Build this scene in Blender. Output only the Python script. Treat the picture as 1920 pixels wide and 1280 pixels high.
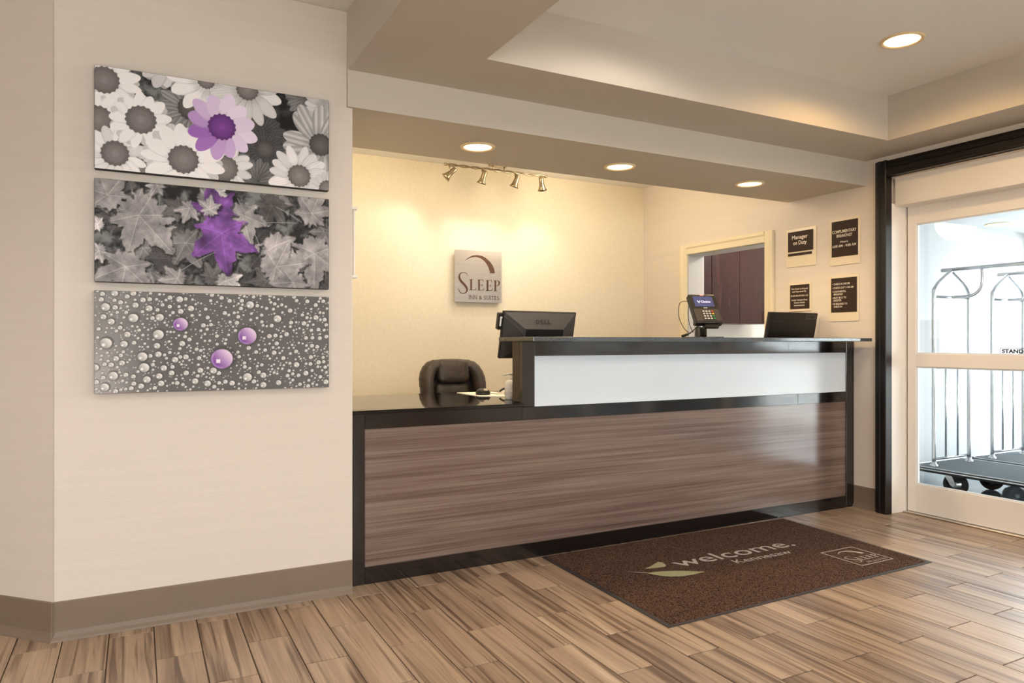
import bpy, bmesh, math, random
import numpy as np
from mathutils import Vector, Matrix

for o in list(bpy.data.objects):
    bpy.data.objects.remove(o, do_unlink=True)
SC = bpy.context.scene
COL = SC.collection
random.seed(4)
PI = math.pi

# ------------------------------------------------------------------ camera
cam = bpy.data.cameras.new('camera')
cam.lens = 25.16
cam.sensor_width = 36
cam.clip_start = 0.02
cam_ob = bpy.data.objects.new('camera', cam)
COL.objects.link(cam_ob)
cam_ob.location = (0, 0, 1.166)
cam_ob.rotation_euler = (PI / 2, 0, -math.atan2(0.4639, 0.886))
SC.camera = cam_ob

# ------------------------------------------------------------------ world, daylight, exposure
w = bpy.data.worlds.new('sky')
SC.world = w
w.use_nodes = True
w.node_tree.nodes['Background'].inputs[0].default_value = (0.95, 0.97, 1.0, 1)
w.node_tree.nodes['Background'].inputs[1].default_value = 6.2
SC.view_settings.view_transform = 'Standard'
SC.view_settings.look = 'None'
SC.view_settings.gamma = 1
SC.view_settings.use_curve_mapping = False
SC.view_settings.exposure = 0.66


def area(name, loc, rot, sx, sy, power, color):
    l = bpy.data.lights.new(name, 'AREA')
    l.shape = 'RECTANGLE'
    l.size, l.size_y = sx, sy
    l.energy = power
    l.color = color
    o = bpy.data.objects.new(name, l)
    o.location = loc
    o.rotation_euler = rot
    COL.objects.link(o)
    return o


def portal(name, loc, rot, sx, sy):
    """marks a window opening for the sampling of the sky"""
    o = area(name, loc, rot, sx, sy, 1, (1, 1, 1))
    o.data.cycles.is_portal = True
    return o


# overcast sky through the windows behind the camera and through the vestibule glazing
portal('sky_portal', (-0.2, -4.66, 1.375), (PI / 2, 0, 0), 6.1, 2.0)
portal('sky_portal', (7.86, 1.65, 1.1), (PI / 2, 0, PI / 2), 4.6, 2.25)


def lamp(kind, name, loc, power, color, radius=0.05, direction=(0, 0, -1), angle=120, blend=0.6, parent=None):
    l = bpy.data.lights.new(name, kind)
    l.energy = power
    l.color = color
    l.shadow_soft_size = radius
    if kind == 'SPOT':
        l.spot_size = math.radians(angle)
        l.spot_blend = blend
    o = bpy.data.objects.new(name, l)
    o.location = loc
    o.rotation_euler = Vector(direction).to_track_quat('-Z', 'Y').to_euler()
    COL.objects.link(o)
    return o


WARM = (1.0, 0.72, 0.40)
GOLD = (1.0, 0.62, 0.24)


# ------------------------------------------------------------------ materials
def lin(c):
    c = c / 255.0
    return c / 12.92 if c <= 0.04045 else ((c + 0.055) / 1.055) ** 2.4


def rgb(r, g, b):
    return (lin(r), lin(g), lin(b), 1)


MATS = {}


def mat(name, col, rough=0.5, metal=0.0, spec=0.5, bump=None, var=None, emit=None, coat=0):
    """bump = (scale xyz, strength); var = (scale xyz, amount) for a slight tone variation"""
    m = bpy.data.materials.new(name)
    m.use_nodes = True
    nt = m.node_tree
    b = nt.nodes['Principled BSDF']
    b.inputs['Base Color'].default_value = col
    b.inputs['Roughness'].default_value = rough
    b.inputs['Metallic'].default_value = metal
    b.inputs['Specular IOR Level'].default_value = spec
    b.inputs['Coat Weight'].default_value = coat
    if emit:
        b.inputs['Emission Color'].default_value = emit[0]
        b.inputs['Emission Strength'].default_value = emit[1]
    if bump or var:
        tc = nt.nodes.new('ShaderNodeTexCoord')
    if bump:
        mp = nt.nodes.new('ShaderNodeMapping')
        mp.inputs['Scale'].default_value = bump[0]
        n = nt.nodes.new('ShaderNodeTexNoise')
        n.inputs['Scale'].default_value = 1
        n.inputs['Detail'].default_value = 3
        bp = nt.nodes.new('ShaderNodeBump')
        bp.inputs['Strength'].default_value = bump[1]
        bp.inputs['Distance'].default_value = 0.01
        nt.links.new(tc.outputs['Object'], mp.inputs[0])
        nt.links.new(mp.outputs[0], n.inputs['Vector'])
        nt.links.new(n.outputs[0], bp.inputs['Height'])
        nt.links.new(bp.outputs[0], b.inputs['Normal'])
    if var:
        mp = nt.nodes.new('ShaderNodeMapping')
        mp.inputs['Scale'].default_value = var[0]
        n = nt.nodes.new('ShaderNodeTexNoise')
        n.inputs['Scale'].default_value = 1
        n.inputs['Detail'].default_value = 4
        r = nt.nodes.new('ShaderNodeValToRGB')
        a = var[1]
        r.color_ramp.elements[0].position = 0.3
        r.color_ramp.elements[1].position = 0.7
        r.color_ramp.elements[0].color = [c * (1 - a) for c in col[:3]] + [1]
        r.color_ramp.elements[1].color = [min(1, c * (1 + a)) for c in col[:3]] + [1]
        nt.links.new(tc.outputs['Object'], mp.inputs[0])
        nt.links.new(mp.outputs[0], n.inputs['Vector'])
        nt.links.new(n.outputs[0], r.inputs[0])
        nt.links.new(r.outputs[0], b.inputs['Base Color'])
    MATS[name] = m
    return m


def glass_mat(name, tint, gloss=0.0):
    m = bpy.data.materials.new(name)
    m.use_nodes = True
    nt = m.node_tree
    out = nt.nodes['Material Output']
    nt.nodes.remove(nt.nodes['Principled BSDF'])
    t = nt.nodes.new('ShaderNodeBsdfTransparent')
    t.inputs[0].default_value = tint
    g = nt.nodes.new('ShaderNodeBsdfGlossy')
    g.inputs['Roughness'].default_value = 0.02
    fr = nt.nodes.new('ShaderNodeFresnel')
    ge = nt.nodes.new('ShaderNodeNewGeometry')
    io = nt.nodes.new('ShaderNodeMath')      # same index seen from either face of the pane
    io.operation = 'MULTIPLY_ADD'
    io.inputs[1].default_value = 1 / 1.45 - 1.45
    io.inputs[2].default_value = 1.45
    nt.links.new(ge.outputs['Backfacing'], io.inputs[0])
    nt.links.new(io.outputs[0], fr.inputs[0])
    mx = nt.nodes.new('ShaderNodeMixShader')
    nt.links.new(fr.outputs[0], mx.inputs[0])
    nt.links.new(t.outputs[0], mx.inputs[1])
    nt.links.new(g.outputs[0], mx.inputs[2])
    nt.links.new(mx.outputs[0], out.inputs[0])
    return m


def plank_mat():
    m = bpy.data.materials.new('wood_look_tile')
    m.use_nodes = True
    nt = m.node_tree
    L = nt.links.new
    N = nt.nodes.new
    b = nt.nodes['Principled BSDF']
    b.inputs['Roughness'].default_value = 0.28
    b.inputs['Specular IOR Level'].default_value = 0.5
    tc = N('ShaderNodeTexCoord')
    oi = N('ShaderNodeObjectInfo')
    ge = N('ShaderNodeNewGeometry')
    ad = N('ShaderNodeMath'); ad.operation = 'ADD'
    L(oi.outputs['Random'], ad.inputs[0]); L(ge.outputs['Random Per Island'], ad.inputs[1])
    ml = N('ShaderNodeMath'); ml.operation = 'MULTIPLY'; ml.inputs[1].default_value = 37.0
    L(ad.outputs[0], ml.inputs[0])

    def noise(scale, detail, rough=0.55, dist=0.0, base=None):
        mp = N('ShaderNodeMapping'); mp.inputs['Scale'].default_value = scale
        L((base or tc.outputs['Object']), mp.inputs[0])
        n = N('ShaderNodeTexNoise'); n.noise_dimensions = '4D'
        n.inputs['Scale'].default_value = 1
        n.inputs['Detail'].default_value = detail
        n.inputs['Roughness'].default_value = rough
        n.inputs['Distortion'].default_value = dist
        L(mp.outputs[0], n.inputs['Vector']); L(ml.outputs[0], n.inputs['W'])
        return n.outputs[0]

    def ramp(src, stops):
        r = N('ShaderNodeValToRGB')
        els = r.color_ramp.elements
        while len(els) < len(stops):
            els.new(0.5)
        for e, (p, c) in zip(els, stops):
            e.position = p; e.color = c
        L(src, r.inputs[0])
        return r.outputs[0]

    def mix(fac, a, bb, mode='MIX'):
        x = N('ShaderNodeMix'); x.data_type = 'RGBA'; x.blend_type = mode
        if isinstance(fac, float):
            x.inputs[0].default_value = fac
        else:
            L(fac, x.inputs[0])
        L(a, x.inputs[6])
        if isinstance(bb, tuple):
            x.inputs[7].default_value = bb
        else:
            L(bb, x.inputs[7])
        return x.outputs[2]

    broad = noise((12, 0.8, 1), 3, 0.55, 0.9)
    base = ramp(broad, [(0.28, rgb(150, 127, 107)), (0.45, rgb(184, 159, 136)), (0.60, rgb(205, 180, 155)), (0.76, rgb(228, 205, 181))])
    veins = noise((27, 0.8, 1), 3, 0.55, 1.2)
    vm = ramp(veins, [(0.37, (0.9, 0.9, 0.9, 1)), (0.49, (0, 0, 0, 1))])
    col = mix(vm, base, rgb(118, 94, 76))
    fine = noise((150, 3, 1), 2)
    fm = ramp(fine, [(0.35, rgb(216, 216, 216)), (0.65, rgb(255, 255, 255))])
    col = mix(0.6, col, fm, 'MULTIPLY')
    fr = N('ShaderNodeMath'); fr.operation = 'FRACT'
    m3 = N('ShaderNodeMath'); m3.operation = 'MULTIPLY'; m3.inputs[1].default_value = 7.31
    L(ad.outputs[0], m3.inputs[0]); L(m3.outputs[0], fr.inputs[0])
    tone = ramp(fr.outputs[0], [(0.0, rgb(222, 217, 213)), (0.5, rgb(242, 240, 237)), (1.0, rgb(255, 252, 246))])
    col = mix(1.0, col, tone, 'MULTIPLY')
    L(col, b.inputs['Base Color'])
    bp = N('ShaderNodeBump'); bp.inputs['Strength'].default_value = 0.06; bp.inputs['Distance'].default_value = 0.005
    L(fine, bp.inputs['Height']); L(bp.outputs[0], b.inputs['Normal'])
    return m


def laminate_mat(name, stops, scale, rough):
    m = bpy.data.materials.new(name)
    m.use_nodes = True
    nt = m.node_tree
    L = nt.links.new
    b = nt.nodes['Principled BSDF']
    b.inputs['Roughness'].default_value = rough
    tc = nt.nodes.new('ShaderNodeTexCoord')

    def noise(sc, detail, dist):
        mp = nt.nodes.new('ShaderNodeMapping'); mp.inputs['Scale'].default_value = sc
        n = nt.nodes.new('ShaderNodeTexNoise')
        n.inputs['Scale'].default_value = 1; n.inputs['Detail'].default_value = detail
        n.inputs['Distortion'].default_value = dist; n.inputs['Roughness'].default_value = 0.62
        L(tc.outputs['Object'], mp.inputs[0]); L(mp.outputs[0], n.inputs['Vector'])
        return n.outputs[0]
    a = noise(scale, 6, 0.3)
    c = noise((scale[0] * 2.2, scale[1], scale[2] * 4), 3, 0.0)
    mx = nt.nodes.new('ShaderNodeMath'); mx.operation = 'MULTIPLY_ADD'
    mx.inputs[1].default_value = 0.35
    L(c, mx.inputs[0])
    sc = nt.nodes.new('ShaderNodeMath'); sc.operation = 'MULTIPLY'; sc.inputs[1].default_value = 0.65
    L(a, sc.inputs[0]); L(sc.outputs[0], mx.inputs[2])
    r = nt.nodes.new('ShaderNodeValToRGB')
    els = r.color_ramp.elements
    while len(els) < len(stops):
        els.new(0.5)
    for e, (p, cc) in zip(els, stops):
        e.position = p; e.color = cc
    L(mx.outputs[0], r.inputs[0]); L(r.outputs[0], b.inputs['Base Color'])
    return m


def attr_mat(name, rough):
    m = bpy.data.materials.new(name)
    m.use_nodes = True
    nt = m.node_tree
    a = nt.nodes.new('ShaderNodeAttribute'); a.attribute_name = 'ink'
    b = nt.nodes['Principled BSDF']
    b.inputs['Roughness'].default_value = rough
    b.inputs['Specular IOR Level'].default_value = 0.25
    nt.links.new(a.outputs['Color'], b.inputs['Base Color'])
    return m


def carpet_mat():
    m = mat('mat_pile', rgb(100, 75, 62), 0.95, spec=0.1, bump=((420, 420, 420), 0.9), var=((190, 190, 190), 0.75))
    rmp = [n for n in m.node_tree.nodes if n.type == 'VALTORGB'][0]
    rmp.color_ramp.elements[0].position = 0.40
    rmp.color_ramp.elements[1].position = 0.60
    return m


M_WALL = mat('vinyl_wallcovering', rgb(226, 214, 201), 0.6, spec=0.3, bump=((30, 30, 240), 0.10), var=((1.2, 1.2, 30), 0.02))
M_OFFICE = mat('office_wallcovering_warmlit', rgb(238, 227, 203), 0.6, spec=0.3, bump=((120, 120, 120), 0.10), var=((40, 40, 40), 0.03))  # yellower than the lobby wall: warm lamp light put into the colour
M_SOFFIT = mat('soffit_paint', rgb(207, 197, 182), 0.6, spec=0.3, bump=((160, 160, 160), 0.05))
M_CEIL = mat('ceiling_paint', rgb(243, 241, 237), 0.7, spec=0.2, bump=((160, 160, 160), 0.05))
M_WHITE = mat('white_paint', rgb(202, 206, 210), 0.6, spec=0.3, bump=((90, 90, 90), 0.03))
M_OFFWHITE = mat('back_office_white', rgb(240, 239, 235), 0.5, spec=0.3, var=((3, 3, 3), 0.01))
M_PLANK = plank_mat()
M_GROUT = mat('grout', rgb(84, 66, 52), 0.9, var=((40, 40, 40), 0.1))
M_VESTFLOOR = mat('vestibule_tile', rgb(132, 142, 147), 0.10, var=((3, 3, 3), 0.12))
M_BASE = mat('vinyl_cove_base', rgb(132, 114, 98), 0.45, spec=0.35, var=((6, 6, 6), 0.03))
M_BLACKWOOD = mat('espresso_wood', rgb(25, 21, 20), 0.11, spec=0.9, var=((4, 4, 40), 0.10))
M_CASING = mat('espresso_casing', rgb(24, 18, 17), 0.36, spec=0.35, var=((30, 30, 3), 0.12))
M_SIDE = mat('espresso_side', rgb(66, 52, 40), 0.4, var=((4, 4, 30), 0.1))
M_DESKWOOD = laminate_mat('grey_brown_laminate', [(0.30, rgb(84, 65, 57)), (0.45, rgb(112, 91, 82)), (0.55, rgb(129, 109, 99)), (0.72, rgb(148, 129, 118))], (0.8, 1, 52), 0.15)
M_DESKWOOD.node_tree.nodes['Principled BSDF'].inputs['Specular IOR Level'].default_value = 0.8
M_CABINET = laminate_mat('dark_cherry', [(0.3, rgb(30, 13, 10)), (0.5, rgb(47, 21, 16)), (0.7, rgb(62, 30, 23))], (26, 1, 1.2), 0.25)
M_FROST = mat('frosted_panel', rgb(228, 237, 244), 0.22, var=((2, 2, 2), 0.01))
M_GRANITE = mat('black_granite', rgb(26, 24, 24), 0.035, spec=0.6, var=((180, 180, 180), 0.5))
M_SLAB = mat('grey_granite', rgb(74, 80, 84), 0.09, spec=0.9, var=((150, 150, 150), 0.4))
M_DOORMETAL = mat('cream_door_metal', rgb(246, 237, 226), 0.35, spec=0.4, var=((2, 2, 2), 0.01))
M_GASKETGLINT = mat('glazing_gasket_glint', rgb(235, 238, 240), 0.4, var=((5, 5, 5), 0.01))  # near-white strip stands in for the reflection along the glass edge
M_RUBBER = mat('black_rubber', rgb(24, 22, 22), 0.6, var=((20, 20, 20), 0.1))
M_GLASS = glass_mat('clear_glass', (0.95, 0.97, 0.97, 1))
M_FILM = glass_mat('translucent_film', (0.95, 0.93, 0.92, 1))
M_BLACKPLASTIC = mat('black_plastic', rgb(25, 23, 23), 0.38, var=((60, 60, 60), 0.08))
M_GREYPLASTIC = mat('dark_grey_plastic', rgb(66, 61, 58), 0.36, var=((60, 60, 60), 0.05))
M_INK = mat('dark_ink', rgb(28, 22, 20), 0.6, var=((60, 60, 60), 0.05))
M_CHROME = mat('chrome', rgb(205, 208, 212), 0.15, metal=1, var=((8, 8, 8), 0.03))
M_NICKEL = mat('brushed_nickel', rgb(172, 158, 132), 0.28, metal=1, var=((60, 60, 60), 0.05))
M_LEATHER = mat('dark_leather', rgb(56, 47, 41), 0.42, spec=0.5, bump=((28, 28, 18), 0.35), var=((30, 30, 30), 0.1))
M_WHITEPLASTIC = mat('white_plastic', rgb(238, 235, 230), 0.35, var=((20, 20, 20), 0.01))
M_PAPER = mat('white_paper', rgb(240, 238, 234), 0.8, var=((20, 20, 20), 0.01))
M_SIGNBROWN = mat('brown_sign_plate', rgb(54, 38, 30), 0.6, spec=0.25, var=((20, 20, 20), 0.04))
M_ACRYLIC = mat('cream_acrylic', rgb(236, 220, 192), 0.22, var=((10, 10, 10), 0.01))
M_LETTER = mat('cream_lettering', rgb(240, 228, 212), 0.5, var=((50, 50, 50), 0.01))
M_STEEL = mat('brushed_steel', rgb(214, 208, 202), 0.32, metal=1, var=((2, 2, 200), 0.06))
M_LOGOBROWN = mat('brown_lettering', rgb(92, 60, 42), 0.5, var=((50, 50, 50), 0.03))
M_PILE = carpet_mat()
M_MATEDGE = mat('mat_rubber_border', rgb(52, 46, 44), 0.55, bump=((200, 200, 200), 0.3))
M_MATWHITE = mat('mat_white_pile', rgb(214, 202, 190), 0.95, spec=0.1, bump=((420, 420, 420), 0.8), var=((300, 300, 300), 0.25))
M_MATGREEN = mat('mat_green_pile', rgb(190, 186, 142), 0.95, spec=0.1, bump=((420, 420, 420), 0.8), var=((300, 300, 300), 0.4))
M_DECK = mat('cart_carpet', rgb(104, 112, 116), 0.95, spec=0.1, bump=((300, 300, 300), 0.5), var=((200, 200, 200), 0.3))
M_CANVASSIDE = mat('canvas_side', rgb(58, 54, 52), 0.8, bump=((500, 500, 500), 0.1))
M_PRINT = attr_mat('printed_canvas', 0.6)
M_LENS = mat('lit_lens', rgb(255, 244, 225), 0.4, emit=((1.0, 0.68, 0.36, 1), 1.9))
M_LENSCOOL = mat('lit_lens_cool', rgb(255, 250, 245), 0.4, emit=((1.0, 0.97, 0.92, 1), 3.0))
M_RING = mat('glow_tinted_ring', rgb(238, 214, 170), 0.4, var=((10, 10, 10), 0.01))  # lamp glow on the ring put into its warm colour
M_SCREEN = mat('lit_screen', rgb(60, 62, 92), 0.25, emit=(rgb(74, 78, 118), 0.42))
M_STICKERRED = mat('red_dot', rgb(190, 60, 50), 0.5)
M_KEY = mat('key_grey', rgb(196, 190, 184), 0.5)
M_KEYR = mat('key_red', rgb(190, 70, 50), 0.5)
M_KEYY = mat('key_yellow', rgb(214, 180, 60), 0.5)
M_KEYG = mat('key_green', rgb(60, 140, 80), 0.5)


# ------------------------------------------------------------------ mesh helpers
def V(*a):
    return Vector(a)


class MB:
    def __init__(self):
        self.bm = bmesh.new()

    def quad(self, pts):
        vs = [self.bm.verts.new(p) for p in pts]
        return self.bm.faces.new(vs)

    def box(self, x0, y0, z0, x1, y1, z1, bev=0.0, seg=1, M=None):
        t = bmesh.new()
        bmesh.ops.create_cube(t, size=1)
        for v in t.verts:
            v.co = Vector(((x0 + x1) / 2 + v.co.x * (x1 - x0), (y0 + y1) / 2 + v.co.y * (y1 - y0), (z0 + z1) / 2 + v.co.z * (z1 - z0)))
        if bev:
            bmesh.ops.bevel(t, geom=t.edges[:], offset=bev, segments=seg, profile=0.5, affect='EDGES')
        self._join(t, M)
        return self

    def _join(self, t, M=None):
        if M is not None:
            t.transform(M)
        mp = {}
        for v in t.verts:
            mp[v] = self.bm.verts.new(v.co)
        for f in t.faces:
            try:
                nf = self.bm.faces.new([mp[v] for v in f.verts])
                nf.smooth = f.smooth
            except ValueError:
                pass
        t.free()

    def prism(self, pts, axis, a, b, bev=0.0):
        """closed polygon pts (2D) extruded along axis from a to b"""
        t = bmesh.new()

        def P(p, k):
            if axis == 'x':
                return (k, p[0], p[1])
            if axis == 'y':
                return (p[0], k, p[1])
            return (p[0], p[1], k)
        v0 = [t.verts.new(P(p, a)) for p in pts]
        v1 = [t.verts.new(P(p, b)) for p in pts]
        n = len(pts)
        t.faces.new(v0[::-1]); t.faces.new(v1)
        for i in range(n):
            t.faces.new([v0[i], v0[(i + 1) % n], v1[(i + 1) % n], v1[i]])
        bmesh.ops.recalc_face_normals(t, faces=t.faces[:])
        if bev:
            bmesh.ops.bevel(t, geom=t.edges[:], offset=bev, segments=1, affect='EDGES')
        self._join(t)
        return self

    def tube(self, path, r, n=10, r2=None, up=None, closed=False, smooth=True):
        """sweep a round (or r x r2 elliptic) section along path; r may be a list"""
        pts = [Vector(p) for p in path]
        rings = []
        m = len(pts)
        prev = None
        for i, p in enumerate(pts):
            if closed:
                d = pts[(i + 1) % m] - pts[i - 1]
            else:
                d = pts[min(i + 1, m - 1)] - pts[max(i - 1, 0)]
            d.normalize()
            if up is not None:
                s = d.cross(Vector(up))
                if s.length < 1e-6:
                    s = d.cross(V(1, 0, 0))
            elif prev is None:
                s = d.cross(V(0, 0, 1))
                if s.length < 1e-3:
                    s = d.cross(V(1, 0, 0))
            else:
                s = prev - d * prev.dot(d)
            s.normalize()
            prev = s
            t = s.cross(d)
            ra = r[i] if isinstance(r, (list, tuple)) else r
            rb = (r2[i] if isinstance(r2, (list, tuple)) else r2) if r2 is not None else ra
            rings.append([self.bm.verts.new(p + s * (ra * math.cos(2 * PI * k / n)) + t * (rb * math.sin(2 * PI * k / n))) for k in range(n)])
        rng = range(m) if closed else range(m - 1)
        for i in rng:
            A, B = rings[i], rings[(i + 1) % m]
            for k in range(n):
                f = self.bm.faces.new([A[k], A[(k + 1) % n], B[(k + 1) % n], B[k]])
                f.smooth = smooth
        if not closed:
            self.bm.faces.new(rings[0][::-1]); self.bm.faces.new(rings[-1])
        return self

    def lathe(self, prof, loc=(0, 0, 0), direction=(0, 0, 1), n=24, smooth=True):
        """profile of (radius, height) turned about direction through loc"""
        q = Vector(direction).to_track_quat('Z', 'Y').to_matrix().to_4x4()
        M = Matrix.Translation(loc) @ q
        rings = []
        for (r, h) in prof:
            if r < 1e-6:
                rings.append([self.bm.verts.new(M @ V(0, 0, h))])
            else:
                rings.append([self.bm.verts.new(M @ V(r * math.cos(2 * PI * k / n), r * math.sin(2 * PI * k / n), h)) for k in range(n)])
        for A, B in zip(rings, rings[1:]):
            for k in range(n):
                a = [A[0]] if len(A) == 1 else [A[k], A[(k + 1) % n]]
                b = [B[0]] if len(B) == 1 else [B[(k + 1) % n], B[k]]
                if len(a) + len(b) >= 3:
                    f = self.bm.faces.new(a + b); f.smooth = smooth
        return self

    def build(self, name, m, parent=None, recalc=True, merge=False):
        if recalc:
            bmesh.ops.recalc_face_normals(self.bm, faces=self.bm.faces[:])
        me = bpy.data.meshes.new(name)
        self.bm.to_mesh(me)
        self.bm.free()
        return link(name, me, m, parent)


def link(name, me, m, parent=None):
    o = bpy.data.objects.new(name, me)
    COL.objects.link(o)
    if m:
        me.materials.clear()
        me.materials.append(m)
    if parent is not None:
        set_parent(o, parent)
    return o


def world_loc(o):
    p = Vector(o.location)
    q = o.parent
    return p if q is None else p + Vector((0, 0, 0))


def set_parent(o, parent):
    o.parent = parent
    root = parent
    while root.parent is not None:
        root = root.parent
    if parent is root:
        o.matrix_parent_inverse = Matrix.Translation(-Vector(root.location))
    # children of parts stay in world coordinates: the part's own world matrix is the identity while building


def thing(name, label, cat, loc, group=None):
    o = bpy.data.objects.new(name, None)
    o.empty_display_size = 0.1
    COL.objects.link(o)
    o.location = loc
    o['label'] = label
    o['category'] = cat
    if group:
        o['group'] = group
    return o


def tag(o, label, cat, group=None):
    o['label'] = label
    o['category'] = cat
    if group:
        o['group'] = group
    return o


def structure(o):
    o['kind'] = 'structure'
    return o


def copy_tree(o, parent=None):
    c = o.copy()
    COL.objects.link(c)
    if parent is not None:
        c.parent = parent
        c.matrix_parent_inverse = o.matrix_parent_inverse.copy()
    for ch in list(o.children):
        copy_tree(ch, c)
    return c


_tcache = {}


def text_polys(s, bold=0.0):
    """the built-in font's outline of s as (verts, faces), unit size, and its bounding box"""
    key = (s, bold)
    if key in _tcache:
        return _tcache[key]
    cu = bpy.data.curves.new('lettering', 'FONT')
    cu.body = s
    cu.size = 1
    cu.offset = bold
    cu.resolution_u = 4
    o = bpy.data.objects.new('lettering', cu)
    COL.objects.link(o)
    dg = bpy.context.evaluated_depsgraph_get()
    me = bpy.data.meshes.new_from_object(o.evaluated_get(dg))
    vs = [Vector(v.co) for v in me.vertices]
    fs = [tuple(p.vertices) for p in me.polygons]
    bpy.data.objects.remove(o, do_unlink=True)
    bpy.data.curves.remove(cu)
    bpy.data.meshes.remove(me)
    xs = [v.x for v in vs]; ys = [v.y for v in vs]
    _tcache[key] = (vs, fs, (min(xs), max(xs), min(ys), max(ys)))
    return _tcache[key]


def put_text(mb, s, M, x0, x1, y0, size, bold=0.0, align='fit'):
    """letters in the plane of M: fitted between x0 and x1 (or centred / left at natural width) with baseline y0 and cap height = size"""
    vs, fs, (a, b, c, d) = text_polys(s, bold)
    k = size / 0.729
    if align == 'fit':
        kx = (x1 - x0) / (b - a)
        ox = x0 - a * kx
    else:
        kx = k
        if align == 'centre':
            ox = (x0 + x1) / 2 - (a + b) / 2 * kx
        else:
            ox = x0 - a * kx
    nv = [mb.bm.verts.new(M @ V(ox + v.x * kx, y0 + v.y * k, 0)) for v in vs]
    for f in fs:
        try:
            mb.bm.faces.new([nv[i] for i in f])
        except ValueError:
            pass


def poly(mb, pts, M):
    # every stroke a hair above the last, so that crossing strokes never share a plane
    mb.layer = getattr(mb, 'layer', 0) + 1
    vs = [mb.bm.verts.new(M @ V(p[0], p[1], mb.layer * 1.2e-5)) for p in pts]
    f = mb.bm.faces.new(vs)
    return f


def fix_flat(mb):
    bmesh.ops.triangulate(mb.bm, faces=[f for f in mb.bm.faces if len(f.verts) > 4])


def frame_x(x, y, z):      # plane that faces -X: text runs along -Y, up +Z
    return Matrix(((0, 0, -1, x), (-1, 0, 0, y), (0, 1, 0, z), (0, 0, 0, 1)))


def frame_y(x, y, z):      # plane that faces -Y: text runs along +X, up +Z
    return Matrix(((1, 0, 0, x), (0, 0, -1, y), (0, 1, 0, z), (0, 0, 0, 1)))


def frame_z(x, y, z):
    return Matrix.Translation((x, y, z))


# ------------------------------------------------------------------ the room shell
H = 2.696
WX = 4.5
YA = 3.295


def wall_open(name, m, axis, p0, p1, a_br, z_br, openings, parent=None):
    """wall slab between p0 and p1 on axis; cells of the a_br x z_br grid listed in openings stay open"""
    mb = MB()
    na, nz = len(a_br) - 1, len(z_br) - 1
    solid = lambda i, j: 0 <= i < na and 0 <= j < nz and (i, j) not in openings

    def P(p, a, z):
        return (p, a, z) if axis == 'x' else (a, p, z)
    for i in range(na):
        for j in range(nz):
            if not solid(i, j):
                continue
            a0, a1, z0, z1 = a_br[i], a_br[i + 1], z_br[j], z_br[j + 1]
            for p in (p0, p1):
                mb.quad([P(p, a0, z0), P(p, a1, z0), P(p, a1, z1), P(p, a0, z1)])
            for (di, dj, e) in ((-1, 0, ((a0, z0), (a0, z1))), (1, 0, ((a1, z0), (a1, z1))), (0, -1, ((a0, z0), (a1, z0))), (0, 1, ((a0, z1), (a1, z1)))):
                if not solid(i + di, j + dj):
                    (b0, c0), (b1, c1) = e
                    mb.quad([P(p0, b0, c0), P(p0, b1, c1), P(p1, b1, c1), P(p1, b0, c0)])
    bmesh.ops.remove_doubles(mb.bm, verts=mb.bm.verts[:], dist=1e-5)
    return structure(mb.build(name, m, parent))


# floor slab (grout) and tiles
floor = MB().box(-3.6, -4.7, -0.12, 4.68, 6.05, -0.0025).build('floor', M_GROUT)
structure(floor)
PX, PL = 0.159, 0.5865


def plank_bm(w_, l_):
    mb = MB()
    b = 0.0012
    x, y = w_ / 2, l_ / 2
    lo = [(-x, -y, -0.01), (x, -y, -0.01), (x, y, -0.01), (-x, y, -0.01)]
    md = [(-x, -y, -b), (x, -y, -b), (x, y, -b), (-x, y, -b)]
    tp = [(-x + b, -y + b, 0), (x - b, -y + b, 0), (x - b, y - b, 0), (-x + b, y - b, 0)]
    rows = [[mb.bm.verts.new(p) for p in r] for r in (lo, md, tp)]
    for A, B in zip(rows, rows[1:]):
        for k in range(4):
            mb.bm.faces.new([A[k], A[(k + 1) % 4], B[(k + 1) % 4], B[k]])
    mb.bm.faces.new(rows[2])
    return mb


proto = plank_bm(PX - 0.0044, PL - 0.0044)
pm = bpy.data.meshes.new('tile')
bmesh.ops.recalc_face_normals(proto.bm, faces=proto.bm.faces[:])
proto.bm.to_mesh(pm)
proto.bm.free()
pm.materials.append(M_PLANK)
rest = []
cells = []
for k in range(-23, 29):
    xc = 0.06 + PX * (k + 0.5)
    base = 2.93 if k % 2 == 0 else 2.6375
    for j in range(-13, 3):
        yc = base + PL * (j + 0.5)
        if xc > 4.70 or yc < -4.6:
            continue
        if xc > 0.95 and yc - PL / 2 > 3.36:
            continue
        if -0.35 < xc <= 0.95 and yc - PL / 2 > 3.29:
            continue
        if yc > 4.0:
            continue
        fw = 0.4639 * xc + 0.886 * yc
        near = fw > 1.95 and yc > 1.0 and xc > -1.25
        cells.append((xc, yc, near))
near_cells = [c for c in cells if c[2]]
for n, (xc, yc, _) in enumerate(near_cells):
    o = bpy.data.objects.new('tile', pm)
    COL.objects.link(o)
    o.location = (xc, yc, 0)
    if n % 2:
        o.rotation_euler = (0, 0, PI)
    o.parent = floor
mb = MB()
for (xc, yc, nr) in cells:
    if nr:
        continue
    t = plank_bm(PX - 0.0044, PL - 0.0044)
    mb._join(t.bm, Matrix.Translation((xc, yc, 0)))
o = mb.build('distant_tiles', M_PLANK, None)
o.parent = floor
o['kind'] = 'stuff'

structure(MB().box(4.685, -2.5, -0.12, 7.8, 4.0, 0.0).build('floor_vestibule', M_VESTFLOOR))
structure(MB().box(4.685, 4.05, -0.12, 7.2, 6.05, 0.0).build('floor_back_office', M_VESTFLOOR))

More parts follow.
